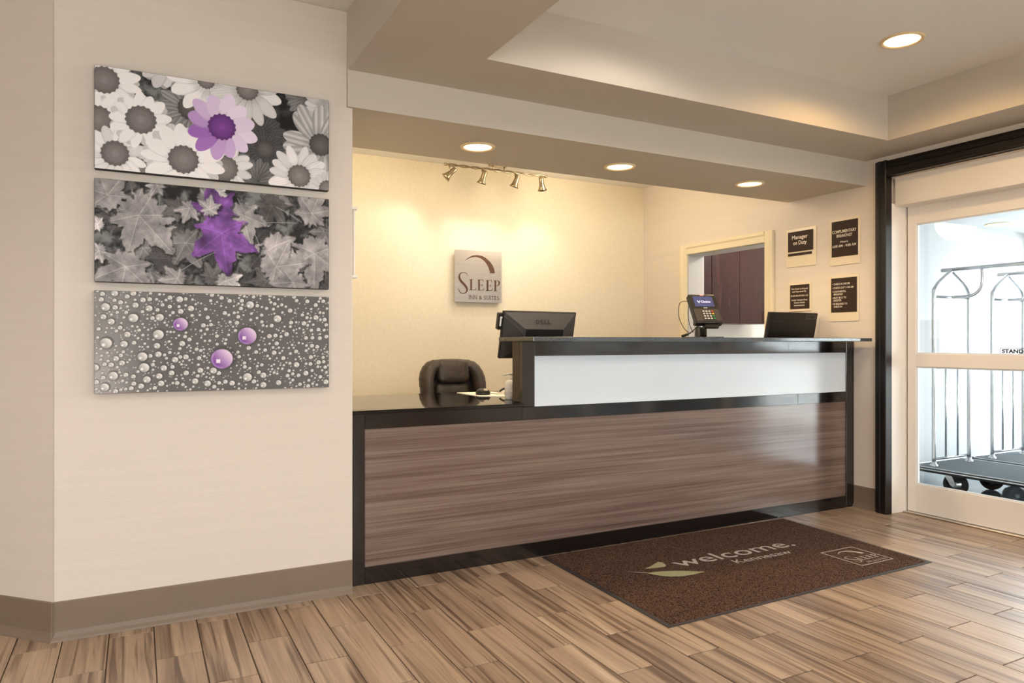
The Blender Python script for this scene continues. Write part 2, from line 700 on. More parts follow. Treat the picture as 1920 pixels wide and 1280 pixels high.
# main walls
structure(MB().box(-0.29, YA, 0, 0.888, 3.42, H, bev=0.004).build('wall_left', M_WALL))
structure(MB().prism([(-0.29, YA), (-0.29, YA + 0.12), (-1.05, 4.18), (-1.09, 4.095)], 'z', 0, H).build('wall_far_left', M_WALL))
structure(MB().box(-3.6, 4.095, 0, -1.05, 4.25, H).build('wall_lobby_back', M_WALL))
structure(MB().box(-3.62, -4.6, 0, -3.5, 4.25, H).build('wall_lobby_left', M_WALL))
structure(MB().box(0.77, 3.42, 0, 0.888, 5.86, H).build('wall_office_left', M_OFFICE))
structure(MB().box(0.77, 5.746, 0, WX, 5.86, H).build('wall_back', M_OFFICE))
# right wall: service window and entrance opening
wall_open('wall_right', M_WALL, 'x', WX, 4.676,
          [-4.6, -1.2, 3.125, 4.172, 5.095, 5.95], [0, 1.10, 1.966, 2.276, H],
          {(1, 0), (1, 1), (1, 2), (3, 1)})
# front wall behind the camera with two inferred windows and a third added for more light
wall_open('wall_front', M_WALL, 'y', -4.6, -4.48,
          [-3.6, -3.2, -1.4, -1.2, 0.7, 0.9, 2.8, 4.68], [0, 0.4, 2.35, H],
          {(1, 1), (3, 1), (5, 1)})
for n, (a, b) in enumerate(((-1.2, 0.7), (0.9, 2.8), (-3.2, -1.4))):
    wn = bpy.data.objects.new(('window_2', 'window_3', 'window_added')[n], None); COL.objects.link(wn); wn.location = ((a + b) / 2, -4.54, 0.4)
    structure(wn)
    for (x0, x1, z0, z1) in ((a, a + 0.06, 0.4, 2.35), (b - 0.06, b, 0.4, 2.35), (a + 0.06, b - 0.06, 0.4, 0.46), (a + 0.06, b - 0.06, 2.29, 2.35)):
        MB().box(x0, -4.57, z0, x1, -4.51, z1, bev=0.003).build('window_frame', M_CASING, wn)
    MB().box(a + 0.06, -4.543, 0.46, b - 0.06, -4.537, 2.29).build('pane', M_GLASS, wn)

# pavement outside
structure(MB().box(-40, -40, -0.3, 45, 40, -0.14).build('ground_outside', mat('outside_paving', rgb(232, 230, 226), 0.9, var=((0.5, 0.5, 0.5), 0.1))))

# ceilings and soffits
structure(MB().box(-3.62, -4.6, H, 4.70, 5.9, H + 0.1).build('ceiling', M_CEIL))
SZ = 2.42


def ring(name, m, o4, i4, z0, z1):
    mb = MB()
    (x0, y0, x1, y1), (a0, b0, a1, b1) = o4, i4
    O = [(x0, y0), (x1, y0), (x1, y1), (x0, y1)]
    I = [(a0, b0), (a1, b0), (a1, b1), (a0, b1)]
    for k in range(4):
        j = (k + 1) % 4
        for z in (z0, z1):
            mb.quad([(*O[k], z), (*O[j], z), (*I[j], z), (*I[k], z)])
        mb.quad([(*O[k], z0), (*O[j], z0), (*O[j], z1), (*O[k], z1)])
        mb.quad([(*I[k], z0), (*I[j], z0), (*I[j], z1), (*I[k], z1)])
    bmesh.ops.remove_doubles(mb.bm, verts=mb.bm.verts[:], dist=1e-5)
    return structure(mb.build(name, m))


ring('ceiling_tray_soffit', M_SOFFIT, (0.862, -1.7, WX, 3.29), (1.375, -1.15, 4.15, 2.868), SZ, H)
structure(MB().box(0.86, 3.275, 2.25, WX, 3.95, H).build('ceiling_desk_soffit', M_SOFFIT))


# baseboards: vinyl cove with a toe
def cove(x_out, sgn):
    return [(x_out, 0), (x_out - sgn * 0.020, 0), (x_out - sgn * 0.018, 0.007), (x_out - sgn * 0.010, 0.018), (x_out - sgn * 0.005, 0.035), (x_out - sgn * 0.005, 0.148), (x_out - sgn * 0.002, 0.152), (x_out, 0.152)]


mb = MB().prism(cove(YA, 1), 'x', -0.297, 0.886)
structure(mb.build('baseboard_left', M_BASE))
d = V(-0.8, 0.8, 0).normalized()
nrm = V(-0.7071, -0.7071, 0)
t = MB()
pr = cove(0, 1)
ends = []
for L_ in (-0.008, 1.13):
    ends.append([t.bm.verts.new(V(-0.29, YA, 0) + d * L_ + nrm * (-p[0]) + V(0, 0, p[1])) for p in pr])
n = len(pr)
for i in range(n):
    t.bm.faces.new([ends[0][i], ends[0][(i + 1) % n], ends[1][(i + 1) % n], ends[1][i]])
t.bm.faces.new(ends[0]); t.bm.faces.new(ends[1][::-1])
structure(t.build('baseboard_far_left', M_BASE))
structure(MB().prism(cove(WX, 1), 'y', 3.19, 3.367).build('baseboard_right', M_BASE))

# service window in the right wall
sw = bpy.data.objects.new('window_1', None); COL.objects.link(sw); sw.location = (WX, 4.63, 1.1); structure(sw)
Y0, Y1, Z0, Z1, CW = 4.172, 5.095, 1.10, 1.966, 0.088


def casing_prof(a, s):     # a inner edge coordinate, s direction outwards; returns (x, coord)
    return [(WX - 0.001, a), (WX - 0.016, a), (WX - 0.018, a + s * 0.006), (WX - 0.018, a + s * 0.050), (WX - 0.026, a + s * 0.062), (WX - 0.026, a + s * 0.084), (WX - 0.022, a + s * CW), (WX - 0.001, a + s * CW)]


M_TRIM = mat('cream_casing_paint', rgb(236, 222, 190), 0.35, var=((3, 3, 3), 0.01))
MB().prism(casing_prof(Y0, -1), 'z', Z0 - 0.08, Z1 + CW).build('side_casing', M_TRIM, sw)
MB().prism(casing_prof(Y1, 1), 'z', Z0 - 0.08, Z1 + CW).build('side_casing', M_TRIM, sw)
MB().prism(casing_prof(Z1, 1), 'y', Y0, Y1).build('head_casing', M_TRIM, sw)
MB().box(WX - 0.05, Y0 - 0.1, Z0 - 0.03, 4.70, Y1 + 0.1, Z0, bev=0.004).build('sill', M_TRIM, sw)
M_JAMB = mat('grey_jamb_paint', rgb(200, 196, 190), 0.5, var=((3, 3, 3), 0.01))
MB().box(WX, Y1 - 0.006, Z0, 4.69, Y1, Z1, bev=0.001).build('jamb_lining', M_JAMB, sw)
MB().box(WX, Y0, Z0, 4.69, Y0 + 0.006, Z1, bev=0.001).build('jamb_lining', M_JAMB, sw)
MB().box(WX, Y0 + 0.006, Z1 - 0.006, 4.69, Y1 - 0.006, Z1, bev=0.001).build('head_lining', M_JAMB, sw)

# back office seen through it
structure(MB().box(4.68, 5.95, 0, 7.2, 6.05, H).build('wall_back_office', M_OFFWHITE))
structure(MB().box(7.1, 4.0, 0, 7.2, 5.95, H).build('wall_back_office_right', M_OFFWHITE))
structure(MB().box(4.68, 4.0, H - 0.1, 7.2, 6.05, H).build('ceiling_back_office', M_OFFWHITE))
lamp('POINT', 'back_office_fill_light', (5.7, 4.7, 2.45), 40, (1.0, 0.93, 0.85), 0.15)  # unseen lamp added to light the back office

# vestibule
structure(MB().box(4.68, 3.88, 0, 7.8, 4.0, H).build('wall_vestibule_back', M_WHITE))
structure(MB().box(4.68, -2.5, 2.22, 7.8, 3.88, 2.32).build('ceiling_vestibule', M_WHITE))
structure(MB().prism([(3.88, 0), (3.868, 0), (3.868, 0.095), (3.872, 0.1), (3.88, 0.1)], 'x', 4.68, 7.7).build('baseboard_vestibule', M_VESTFLOOR))
structure(MB().box(4.68, -2.5, 0, 7.8, -2.4, 2.3).build('wall_vestibule_front', M_WHITE))
structure(MB().box(7.7, -2.4, 0, 7.8, -0.55, 2.3).build('wall_vestibule_side', M_WHITE))
wn = bpy.data.objects.new('window_4', None); COL.objects.link(wn); wn.location = (7.75, 1.65, 0); structure(wn)
a0, a1, cnt = -0.55, 3.86, 3
st = (a1 - a0) / cnt
for k in range(cnt + 1):
    u = a0 + k * st
    MB().box(7.71, u - 0.025, 0.05, 7.79, u + 0.025, 2.17).build('mullion', M_DOORMETAL, wn)
for k in range(cnt):
    MB().box(7.746, a0 + k * st + 0.025, 0.05, 7.754, a0 + (k + 1) * st - 0.025, 2.17).build('pane', M_GLASS, wn)
MB().box(7.71, a0, 0, 7.79, a1, 0.05).build('rail', M_DOORMETAL, wn)
MB().box(7.71, a0, 2.17, 7.79, a1, 2.22).build('rail', M_DOORMETAL, wn)


# entrance: dark casing, jamb, header, sliding leaves
def dark_prof(a, s):
    pts = [(4.522, 0), (4.463, 0), (4.459, 0.005), (4.459, 0.016), (4.467, 0.020), (4.467, 0.046), (4.460, 0.050), (4.460, 0.057), (4.467, 0.061), (4.467, 0.070), (4.472, 0.076), (4.478, 0.090), (4.499, 0.090), (4.499, 0.03), (4.522, 0.03)]
    return [(x, a + s * t_) for x, t_ in pts]


tr = bpy.data.objects.new('trim_1', None); COL.objects.link(tr); tr.location = (4.48, 3.14, 0); structure(tr)
MB().prism(dark_prof(3.098, 1), 'z', 0, 2.276 + 0.11).build('side_casing', M_CASING, tr)
MB().prism([(x, 2.276 + (z - 2.276) * 1.2) for x, z in dark_prof(2.276, 1)], 'y', -1.3, 3.098).build('head_casing', M_CASING, tr)

d1 = bpy.data.objects.new('door_1', None); COL.objects.link(d1); d1.location = (4.68, 2.55, 0); structure(d1)


def leaf(dr, ya, yb, notices):
    """sliding leaf between ya (near) and yb"""
    x0, x1 = 4.676, 4.722
    st = 0.059
    MB().box(x0, yb - st, 0.012, x1, yb, 2.13, bev=0.002).build('stile', M_DOORMETAL, dr)
    MB().box(x0, ya, 0.012, x1, ya + st, 2.13, bev=0.002).build('stile', M_DOORMETAL, dr)
    for z0, z1 in ((0.012, 0.200), (0.996, 1.083), (1.962, 2.13)):
        MB().box(x0, ya + st, z0, x1, yb - st, z1, bev=0.002).build('rail', M_DOORMETAL, dr)
    for z0, z1 in ((0.200, 0.996), (1.083, 1.962)):
        MB().box(4.696, ya + st, z0, 4.702, yb - st, z1).build('pane', M_GLASS, dr)
        g = 0.009
        mg = MB()
        mg.box(4.684, ya + st, z0, 4.696, ya + st + g, z1)
        mg.box(4.684, yb - st - g, z0, 4.696, yb - st, z1)
        mg.box(4.684, ya + st + g, z0, 4.696, yb - st - g, z0 + g)
        mg.box(4.684, ya + st + g, z1 - g, 4.696, yb - st - g, z1)
        mg.build('gasket_glint', M_GASKETGLINT, dr)


leaf(d1, 1.93, 3.088, True)
MB().box(4.69, 3.088, 0.0, 4.72, 3.0975, 2.13).build('weather_strip', M_RUBBER, d1)
MB().box(4.522, 3.098, 0, 4.72, 3.135, 2.1, bev=0.002).build('jamb', M_DOORMETAL, d1)
MB().box(4.555, -1.2, 2.083, 4.674, 3.098, 2.276, bev=0.003).build('header', M_DOORMETAL, d1)
MB().box(4.64, -1.2, 0.0, 4.76, 3.098, 0.010, bev=0.003).build('threshold', M_STEEL, d1)
# notice backs stuck on the panes of the first leaf
MB().box(4.703, 2.885, 1.09, 4.706, 3.02, 1.31).build('paper_notice', M_FILM, d1)
sg = MB().box(4.692, 2.235, 1.086, 4.695, 2.505, 1.129).build('warning_sticker', M_FILM, d1)
mb = MB()
Mx = frame_x(4.6908, 2.505, 1.086)
put_text(mb, 'STAND CLEAR', Mx, 0.014, 0.258, 0.0105, 0.023, bold=0.045)
for (a, b, c, e) in ((0.004, 0.003, 0.266, 0.0055), (0.004, 0.0375, 0.266, 0.040), (0.004, 0.0055, 0.0062, 0.0375), (0.2638, 0.0055, 0.266, 0.0375)):
    poly(mb, [(a, b), (c, b), (c, e), (a, e)], Mx)
mb.build('sticker_lettering', M_INK, sg, recalc=False)
d2 = bpy.data.objects.new('door_2', None); COL.objects.link(d2); d2.location = (4.68, 1.3, 0); structure(d2)
leaf(d2, 0.80, 1.925, False)
d3 = bpy.data.objects.new('door_3', None); COL.objects.link(d3); d3.location = (4.68, 0.2, 0); structure(d3)
leaf(d3, -0.30, 0.795, False)
d4 = bpy.data.objects.new('door_4', None); COL.objects.link(d4); d4.location = (4.68, -0.7, 0); structure(d4)
leaf(d4, -1.2, -0.305, False)


# ------------------------------------------------------------------ lights in the ceilings
def downlight(label, x, y, z, r, cool, power, group, angle=135):
    t = thing('recessed_downlight', label, 'ceiling light', (x, y, z), group)
    MB().lathe([(r * 0.80, -0.001), (r * 0.82, -0.006), (r * 0.90, -0.009), (r * 0.98, -0.006), (r, 0.0)], (x, y, z), n=36).build('trim_ring', M_RING, t)
    MB().lathe([(0, -0.003), (r * 0.5, -0.003), (r * 0.81, -0.002)], (x, y, z), n=36).build('lens', M_LENSCOOL if cool else M_LENS, t)
    l = lamp('SPOT', 'downlight_beam', (x, y, z - 0.03), power, (1.0, 0.9, 0.78) if cool else (GOLD if angle > 150 else WARM), r * 0.5, (0, 0, -1), angle, 0.3 if angle > 150 else 0.7)
    set_parent(l, t)
    return t


GD = 'warm downlights in the soffit over the desk'
downlight('round warm downlight in the desk soffit, nearest the track light', 1.68, 3.62, 2.25, 0.098, False, 17.9, GD)
downlight('round warm downlight in the desk soffit, middle of its row of three', 2.65, 3.62, 2.25, 0.098, False, 17.9, GD)
downlight('round downlight in the desk soffit, nearest the dark door casing', 3.73, 3.60, 2.25, 0.098, False, 17.9, GD)
downlight('bright round downlight in the raised tray ceiling above the entrance mat', 3.44, 2.30, H, 0.104, False, 12, None, 167)
for (x, y, c, e) in ((2.05, 2.30, True, 8), (2.05, 0.5, True, 34), (3.44, 0.9, False, 34)):  # out-of-frame tray lamp, plus two unseen lamps added to brighten floor and door
    l = lamp('SPOT', 'tray_beam_or_fill', (x, y, H - 0.03), e, (1.0, 0.88, 0.78) if c else (1.0, 0.84, 0.66), 0.05, (0, 0, -1), 167, 0.3)
downlight('white downlight in the vestibule ceiling seen through the glass door', 6.85, 3.66, 2.22, 0.115, True, 18, None)

# track light over the logo plaque
TY, TZ = 5.35, 2.592
tk = thing('track_light', 'brushed nickel four-head track light above the square logo plaque', 'ceiling light', (2.675, TY, H))
MB().box(2.60, TY - 0.05, TZ + 0.035, 2.75, TY + 0.05, H, bev=0.006).build('canopy', M_NICKEL, tk)
rail = MB()
for s in (-1, 1):
    pth = []
    for k in range(61):
        u = k / 60
        a = u * PI * 9 + (0 if s < 0 else PI)
        pth.append((2.20 + u * 0.925, TY + 0.006 * math.cos(a), TZ + 0.008 * math.sin(a)))
    rail.tube(pth, 0.006, 8)
rail.build('rail', M_NICKEL, tk)
for x in (2.62, 2.73):
    MB().tube([(x, TY, TZ), (x, TY, TZ + 0.045)], 0.007, 8).build('rail_post', M_NICKEL, tk)
MB().lathe([(0, -0.012), (0.012, -0.008), (0.012, 0.008), (0, 0.012)], (2.197, TY, TZ), (1, 0, 0), 12).build('end_cap', M_NICKEL, tk)
MB().lathe([(0, -0.012), (0.012, -0.008), (0.012, 0.008), (0, 0.012)], (3.128, TY, TZ), (1, 0, 0), 12).build('end_cap', M_NICKEL, tk)
for x, aim in ((2.245, (-0.62, 0.25, -0.62)), (2.535, (-0.18, 0.32, -0.9)), (2.842, (-0.22, 0.32, -0.9)), (3.090, (0.30, 0.32, -0.86))):
    a = Vector(aim).normalized()
    c = V(x, TY, TZ - 0.062)
    hd = MB().lathe([(0, -0.052), (0.016, -0.050), (0.020, -0.046), (0.021, 0.0), (0.024, 0.022), (0.031, 0.045), (0.041, 0.062), (0.038, 0.062), (0.028, 0.044), (0.020, 0.030)], c, a, 20).build('lamp_head', M_NICKEL, tk)
    MB().lathe([(0, 0.036), (0.024, 0.038)], c, a, 16).build('bulb', M_LENS, hd)
    MB().tube([(x - 0.012, TY, TZ), (x - 0.012, TY, TZ - 0.03), c - a * 0.01], 0.006, 8).build('stem', M_NICKEL, hd)
    l = lamp('SPOT', 'track_beam', c + a * 0.075, 6.2, (1.0, 0.94, 0.84), 0.03, (a.x * 0.6, a.y * 0.9 + 0.05, a.z), 90, 1.0)
    set_parent(l, tk)

# lamps added without fixtures to fill the office and the unseen lobby
lamp('POINT', 'office_fill_light', (3.3, 4.8, 2.45), 14.5, (1.0, 0.83, 0.60), 0.2)
lamp('POINT', 'office_fill_light', (1.6, 4.6, 2.45), 12.0, (1.0, 0.83, 0.60), 0.2)
for (x, y) in ((-0.6, 1.2), (-2.2, 2.2), (-0.6, -1.4)):
    lamp('SPOT', 'lobby_fill_beam', (x, y, H - 0.02), 34, (1.0, 0.95, 0.90), 0.08, (0, 0, -1), 150, 0.8)

# ------------------------------------------------------------------ reception desk
DY = 3.368
desk = thing('reception_desk', 'long two-level reception desk with wood-grain front, frosted upper panel and black frame', 'desk', (2.7, 3.45, 0))
f0, f1 = DY, DY + 0.03
B = lambda n, x0, z0, x1, z1, m=M_BLACKWOOD, bev=0.0015: MB().box(x0, f0, z0, x1, f1, z1, bev=bev).build(n, m, desk)
B('left_stile', 0.909, 0, 0.968, 0.817)
B('base_rail', 0.9685, 0, 4.419, 0.082)
B('right_stile', 4.4195, 0, 4.499, 1.166)
B('middle_rail', 0.9685, 0.745, 1.8255, 0.817)
B('middle_rail', 1.8260, 0.745, 3.930, 0.8145)
B('middle_rail', 3.9315, 0.745, 4.419, 0.8145)
B('upper_stile', 1.8260, 0.815, 1.902, 1.166)
B('top_rail', 1.9025, 1.088, 3.843, 1.166)
B('top_rail', 3.8445, 1.088, 4.419, 1.166)
MB().box(0.96, DY + 0.008, 0.078, 4.43, DY + 0.03, 0.75).build('wood_panel', M_DESKWOOD, desk)
MB().box(1.895, DY + 0.008, 0.81, 4.43, DY + 0.03, 1.095).build('frosted_panel', M_FROST, desk)
MB().box(1.8265, DY + 0.031, 0.838, 4.498, DY + 0.117, 1.166, bev=0.002).build('upper_carcass', M_SIDE, desk)
MB().box(0.91, DY + 0.031, 0, 0.95, 4.22, 0.816).build('end_panel', M_SIDE, desk)
MB().box(0.95, DY + 0.031, 0, 4.49, DY + 0.06, 0.816).build('modesty_board', M_SIDE, desk)
MB().box(4.40, 3.43, 0, 4.44, 4.22, 0.816).build('end_panel', M_SIDE, desk)
lowc = MB().box(0.892, DY + 0.0305, 0.818, 4.49, 4.29, 0.8365, bev=0.002)
lowc.box(0.892, DY - 0.022, 0.8175, 1.8255, DY + 0.04, 0.8365, bev=0.003)
tag(lowc.build('work_countertop', M_GRANITE), 'glossy black granite low countertop reflecting the chair behind the desk', 'countertop')
up = thing('raised_countertop', 'grey granite raised countertop running along the desk to the door casing', 'countertop', (3.1, 3.38, 1.166))
MB().box(1.79, 3.185, 1.1665, 4.224, 3.58, 1.190, bev=0.003, seg=2).build('slab', M_SLAB, up)
MB().box(4.2265, 3.195, 1.1665, 4.456, 3.58, 1.189, bev=0.003, seg=2).build('slab', M_SLAB, up)

# ------------------------------------------------------------------ printed canvases
CWD, CHT = 0.92, 0.409
NU, NV = 620, 276
UU, VV = np.meshgrid(np.linspace(0, CWD, NU), np.linspace(0, CHT, NV))


def sstep(a, b, x):
    t_ = np.clip((x - a) / (b - a), 0, 1)
    return t_ * t_ * (3 - 2 * t_)


def vnoise(rng, su, sv, octs=4):
    """smooth value noise over the canvas; su, sv cells per metre"""
    out = np.zeros_like(UU)
    amp = 1.0
    tot = 0
    for _ in range(octs):
        nx, ny = int(CWD * su) + 3, int(CHT * sv) + 3
        g = rng.random((ny, nx))
        x = UU * su; y = VV * sv
        ix = np.clip(x.astype(int), 0, nx - 2); iy = np.clip(y.astype(int), 0, ny - 2)
        fx = x - ix; fy = y - iy
        fx = fx * fx * (3 - 2 * fx); fy = fy * fy * (3 - 2 * fy)
        out += amp * (g[iy, ix] * (1 - fx) * (1 - fy) + g[iy, ix + 1] * fx * (1 - fy) + g[iy + 1, ix] * (1 - fx) * fy + g[iy + 1, ix + 1] * fx * fy)
        tot += amp
        amp *= 0.55; su *= 2.1; sv *= 2.1
    return out / tot


def over(img, sl, a, c):
    """lay colour c (scalar, array or triple) over img[sl] with coverage a"""
    sub = img[sl]
    if np.ndim(c) == 2:
        c = np.repeat(c[..., None], 3, axis=2)
    elif np.ndim(c) < 2:
        c = np.ones(a.shape + (3,)) * np.array(c)
    img[sl] = sub * (1 - a[..., None]) + c * a[..., None]


def window(u, v, r):
    du, dv = CWD / (NU - 1), CHT / (NV - 1)
    a0, a1 = max(0, int((u - r) / du)), min(NU, int((u + r) / du) + 2)
    b0, b1 = max(0, int((v - r) / dv)), min(NV, int((v + r) / dv) + 2)
    if a1 <= a0 or b1 <= b0:
        return None
    return (slice(b0, b1), slice(a0, a1))


FLOWERS = [(0.639, 0.187, 0.0986, 0, 0.33), (0.644, 0.256, 0.0987, 0.036, 0.3), (0.815, 0.002, 0.0953, 0, 0.5), (0.262, -0.074, 0.1424, 0, 0.82), (0.347, 0.121, 0.1332, 0.05, 0.58), (0.406, -0.006, 0.168, 0.035, 0.92), (0.617, 0.398, 0.1041, 0, 0.45), (0.57, 0.007, 0.1666, 0.045, 0.85), (0.033, 0.055, 0.1346, 0.053, 0.97), (0.011, 0.214, 0.1131, 0.053, 0.97), (0.141, 0.399, 0.1236, 0.05, 0.85), (0.07, 0.343, 0.1248, 0.05, 0.9), (0.162, 0.195, 0.124, 0.056, 0.97), (0.898, 0.025, 0.0904, 0, 0.78), (0.883, 0.205, 0.1924, 0.05, 0.74), (0.476, 0.356, 0.1302, 0.056, 0.86), (0.789, 0.356, 0.1424, 0.049, 0.88), (0.319, 0.338, 0.1658, 0.058, 1.0), (0.916, 0.403, 0.0906, 0.04, 0.8), (0.468, 0.182, 0.1527, 0.055, 2.0)]


def paint_flowers():
    rng = np.random.default_rng(11)
    n = vnoise(rng, 14, 14)
    img = np.repeat((0.10 + 0.42 * sstep(0.35, 0.75, n))[..., None], 3, axis=2)
    for (u, v, R, c, tone) in FLOWERS:
        sl = window(u, v, R * 1.1)
        if sl is None:
            continue
        x, y = UU[sl] - u, VV[sl] - v
        purple = tone > 1.5
        N = int(rng.integers(13, 16)) if not purple else 12
        for layer in ((0, 1) if (c == 0 or tone > 0.95) and not purple else (1,)):
            for k in range(N):
                a = 2 * PI * (k + 0.5 * layer) / N + rng.normal(0, 0.05)
                Rk = R * (rng.uniform(0.86, 1.0) if layer else rng.uniform(0.8, 0.95))
                W = R * (rng.uniform(0.155, 0.20) if not purple else rng.uniform(0.19, 0.235))
                ca, sa = math.cos(a), math.sin(a)
                l = (x * ca + y * sa) / Rk
                b = (-x * sa + y * ca)
                prof = np.sqrt(np.clip(np.sin(PI * np.clip(l, 0, 1) ** 1.35), 0, 1))
                prof = np.where((l > 0) & (l < 1), prof, 0)
                ww = W * prof
                cov = sstep(0.0012, -0.0012, np.abs(b) - ww) * ((l > 0.03) & (l < 0.998))
                rel = np.abs(b) / (ww + 1e-6)
                streak = 0.04 * np.sin(b / W * 16 + k)
                shade = (0.80 if layer == 0 else 1.0) * (1.04 - 0.11 * np.clip(rel, 0, 1) ** 5 - 0.13 * sstep(0.55, 0.25, l)) + streak * 0.6
                shade = shade * rng.uniform(0.93, 1.03)
                if tone < 0.75:
                    shade = shade * (0.93 + 0.11 * np.sin(b / W * 9))
                if purple:
                    drk = 0.5 + 0.5 * math.cos(a - 2.65)
                    drk = max(0.0, drk) ** 2.5 + rng.uniform(-0.05, 0.18)
                    col = np.array([0.95, 0.89, 0.97]) * (1 - drk) + np.array([0.70, 0.50, 0.80]) * drk
                    over(img, sl, cov, np.clip(shade[..., None] * 1.05, 0, 1) * col)
                else:
                    over(img, sl, cov, np.clip(shade * tone * 1.05, 0, 1)[..., None] * np.array([1.0, 0.985, 0.985]))
        if c > 0:
            r = np.sqrt(x * x + y * y)
            ang = np.arctan2(y, x)
            cov = sstep(0.002, -0.002, r - c * (1 + 0.04 * np.sin(ang * 17)))
            seeds = 0.5 + 0.5 * np.sin(r / c * 38) * np.sin(ang * 26 + r / c * 9)
            shade = 0.43 + 0.16 * seeds - 0.10 * sstep(0.5, 1.0, r / c) + 0.06 * sstep(0.45, 0.1, r / c)
            col = (np.array([0.68, 0.36, 0.82]) * 1.4 if purple else np.array([1.0, 0.94, 0.93]))
            k = 1.0 if purple else (0.75 if tone < 0.8 else 1.02)
            over(img, sl, cov, np.clip(shade[..., None] * col * k, 0, 1))
    return img


LEAVES = [(0.672, 0.05, 0.1108, 0.33, 20), (0.644, 0.163, 0.0871, 0.24, 100), (0.262, 0.305, 0.1424, 0.3, 200), (0.327, 0.236, 0.1162, 0.44, -30), (0.043, 0.063, 0.1269, 0.56, 160), (0.155, 0.134, 0.183, 0.55, -40), (0.551, 0.101, 0.126, 0.56, -15), (0.015, 0.287, 0.0579, 0.72, 40), (0.011, 0.182, 0.05, 0.8, 100), (0.108, 0.346, 0.1496, 0.56, 10), (0.844, 0.071, 0.1256, 0.56, 200), (0.689, 0.224, 0.1052, 0.62, -60), (0.856, 0.25, 0.1677, 0.6, 0), (0.689, 0.318, 0.1345, 0.57, -100), (0.763, 0.385, 0.1123, 0.55, 30), (0.302, 0.088, 0.0716, 0.36, 60), (0.342, 0.09, 0.0665, 0.6, 20), (0.482, 0.39, 0.0793, 0.74, -60), (0.297, 0.386, 0.0716, 0.6, 80), (0.455, 0.013, 0.0564, 0.78, -10), (0.223, 0.008, 0.049, 0.6, 30), (0.452, 0.10, 0.118, 2.0, 160), (0.466, 0.185, 0.172, 2.0, -8), (0.419, 0.089, 0.062, 0.66, 185)]


def paint_leaves():
    rng = np.random.default_rng(5)
    n = vnoise(rng, 22, 22)
    img = np.repeat((0.14 + 0.38 * sstep(0.3, 0.75, n))[..., None], 3, axis=2)
    tex = vnoise(rng, 60, 60, 3)
    mott = vnoise(rng, 18, 18, 3)
    small = [(rng.uniform(0, CWD), rng.uniform(0, CHT), rng.uniform(0.04, 0.085), rng.uniform(0.22, 0.58), rng.uniform(0, 360)) for _ in range(75)]
    LOBES = [(0, 1.0), (0.95, 0.86), (-0.95, 0.86), (1.95, 0.58), (-1.95, 0.58)]
    for (u, v, R, tone, rot) in small + LEAVES:
        for (ou, ov, kind) in ((0.006, 0.009, 0), (0, 0, 1)):
            sl = window(u + ou, v + ov, R * 1.15)
            if sl is None:
                continue
            x, y = UU[sl] - u - ou, VV[sl] - v - ov
            base = math.radians(rot) + PI / 2
            ang = np.arctan2(y, x) - base
            ang = (ang + PI) % (2 * PI) - PI
            r = np.sqrt(x * x + y * y) / R
            edge = np.full_like(r, 0.36)
            for (a, L_) in LOBES:
                dlt = np.abs((ang - a + PI) % (2 * PI) - PI)
                e = L_ * (1 - sstep(0.0, 0.64, dlt) * 0.56)
                e = e * (1 + 0.07 * np.cos(dlt * 15))
                edge = np.maximum(edge, e)
            edge = edge + (tex[sl] - 0.5) * 0.24
            cov = sstep(0.012, -0.012, (r - edge) * R * 2)
            if kind == 0:
                over(img, sl, cov * 0.55, 0.06)
                continue
            shade = 1.04 + 0.6 * (mott[sl] - 0.5) + 0.3 * (tex[sl] - 0.5)
            vein = np.zeros_like(r)
            for (a, L_) in LOBES:
                px, py = math.cos(base + a), math.sin(base + a)
                l = (x * px + y * py) / R
                b = np.abs(-x * py + y * px)
                vein = np.maximum(vein, np.where((l > 0) & (l < L_), sstep(0.0018, 0.0004, b), 0))
                side = np.abs(((l * 9 - b / R * 9) % 1) - 0.5)
                vein = np.maximum(vein, 0.14 * np.where((l > 0.1) & (l < L_) & (b < 0.2 * R), sstep(0.12, 0.03, side), 0))
                shade = shade + 0.05 * np.where((l > 0) & (b < 0.18 * R), np.sign(-x * py + y * px) * sstep(0.18 * R, 0, b), 0)
            if tone > 1.5:
                col = np.array([0.53, 0.34, 0.64])
                shade = 0.66 + 1.1 * (mott[sl] - 0.30)
                over(img, sl, cov, np.clip((shade + 0.22 * vein)[..., None] * col, 0, 1))
            else:
                s = np.clip(shade * tone * 1.05 + 0.16 * vein * (1 if tone > 0.4 else 0.6), 0, 1)
                over(img, sl, cov, s[..., None] * np.array([1.0, 0.97, 0.97]))
    for (a, b, c, d_) in ((0.0, 0.115, 0.10, 0.118), (0.53, 0.03, 0.62, 0.23), (0.60, 0.135, 0.78, 0.12), (0.69, 0.055, 0.80, 0.115), (0.30, 0.36, 0.44, 0.27), (0.86, 0.255, 0.85, 0.38)):
        L_ = math.hypot(c - a, d_ - b)
        px, py = (c - a) / L_, (d_ - b) / L_
        l = (UU - a) * px + (VV - b) * py
        q = np.abs(-(UU - a) * py + (VV - b) * px + 0.004 * np.sin(l / L_ * 3))
        over(img, (slice(None), slice(None)), np.where((l > 0) & (l < L_), sstep(0.0022, 0.0008, q), 0) * 0.8, 0.66)
    return img


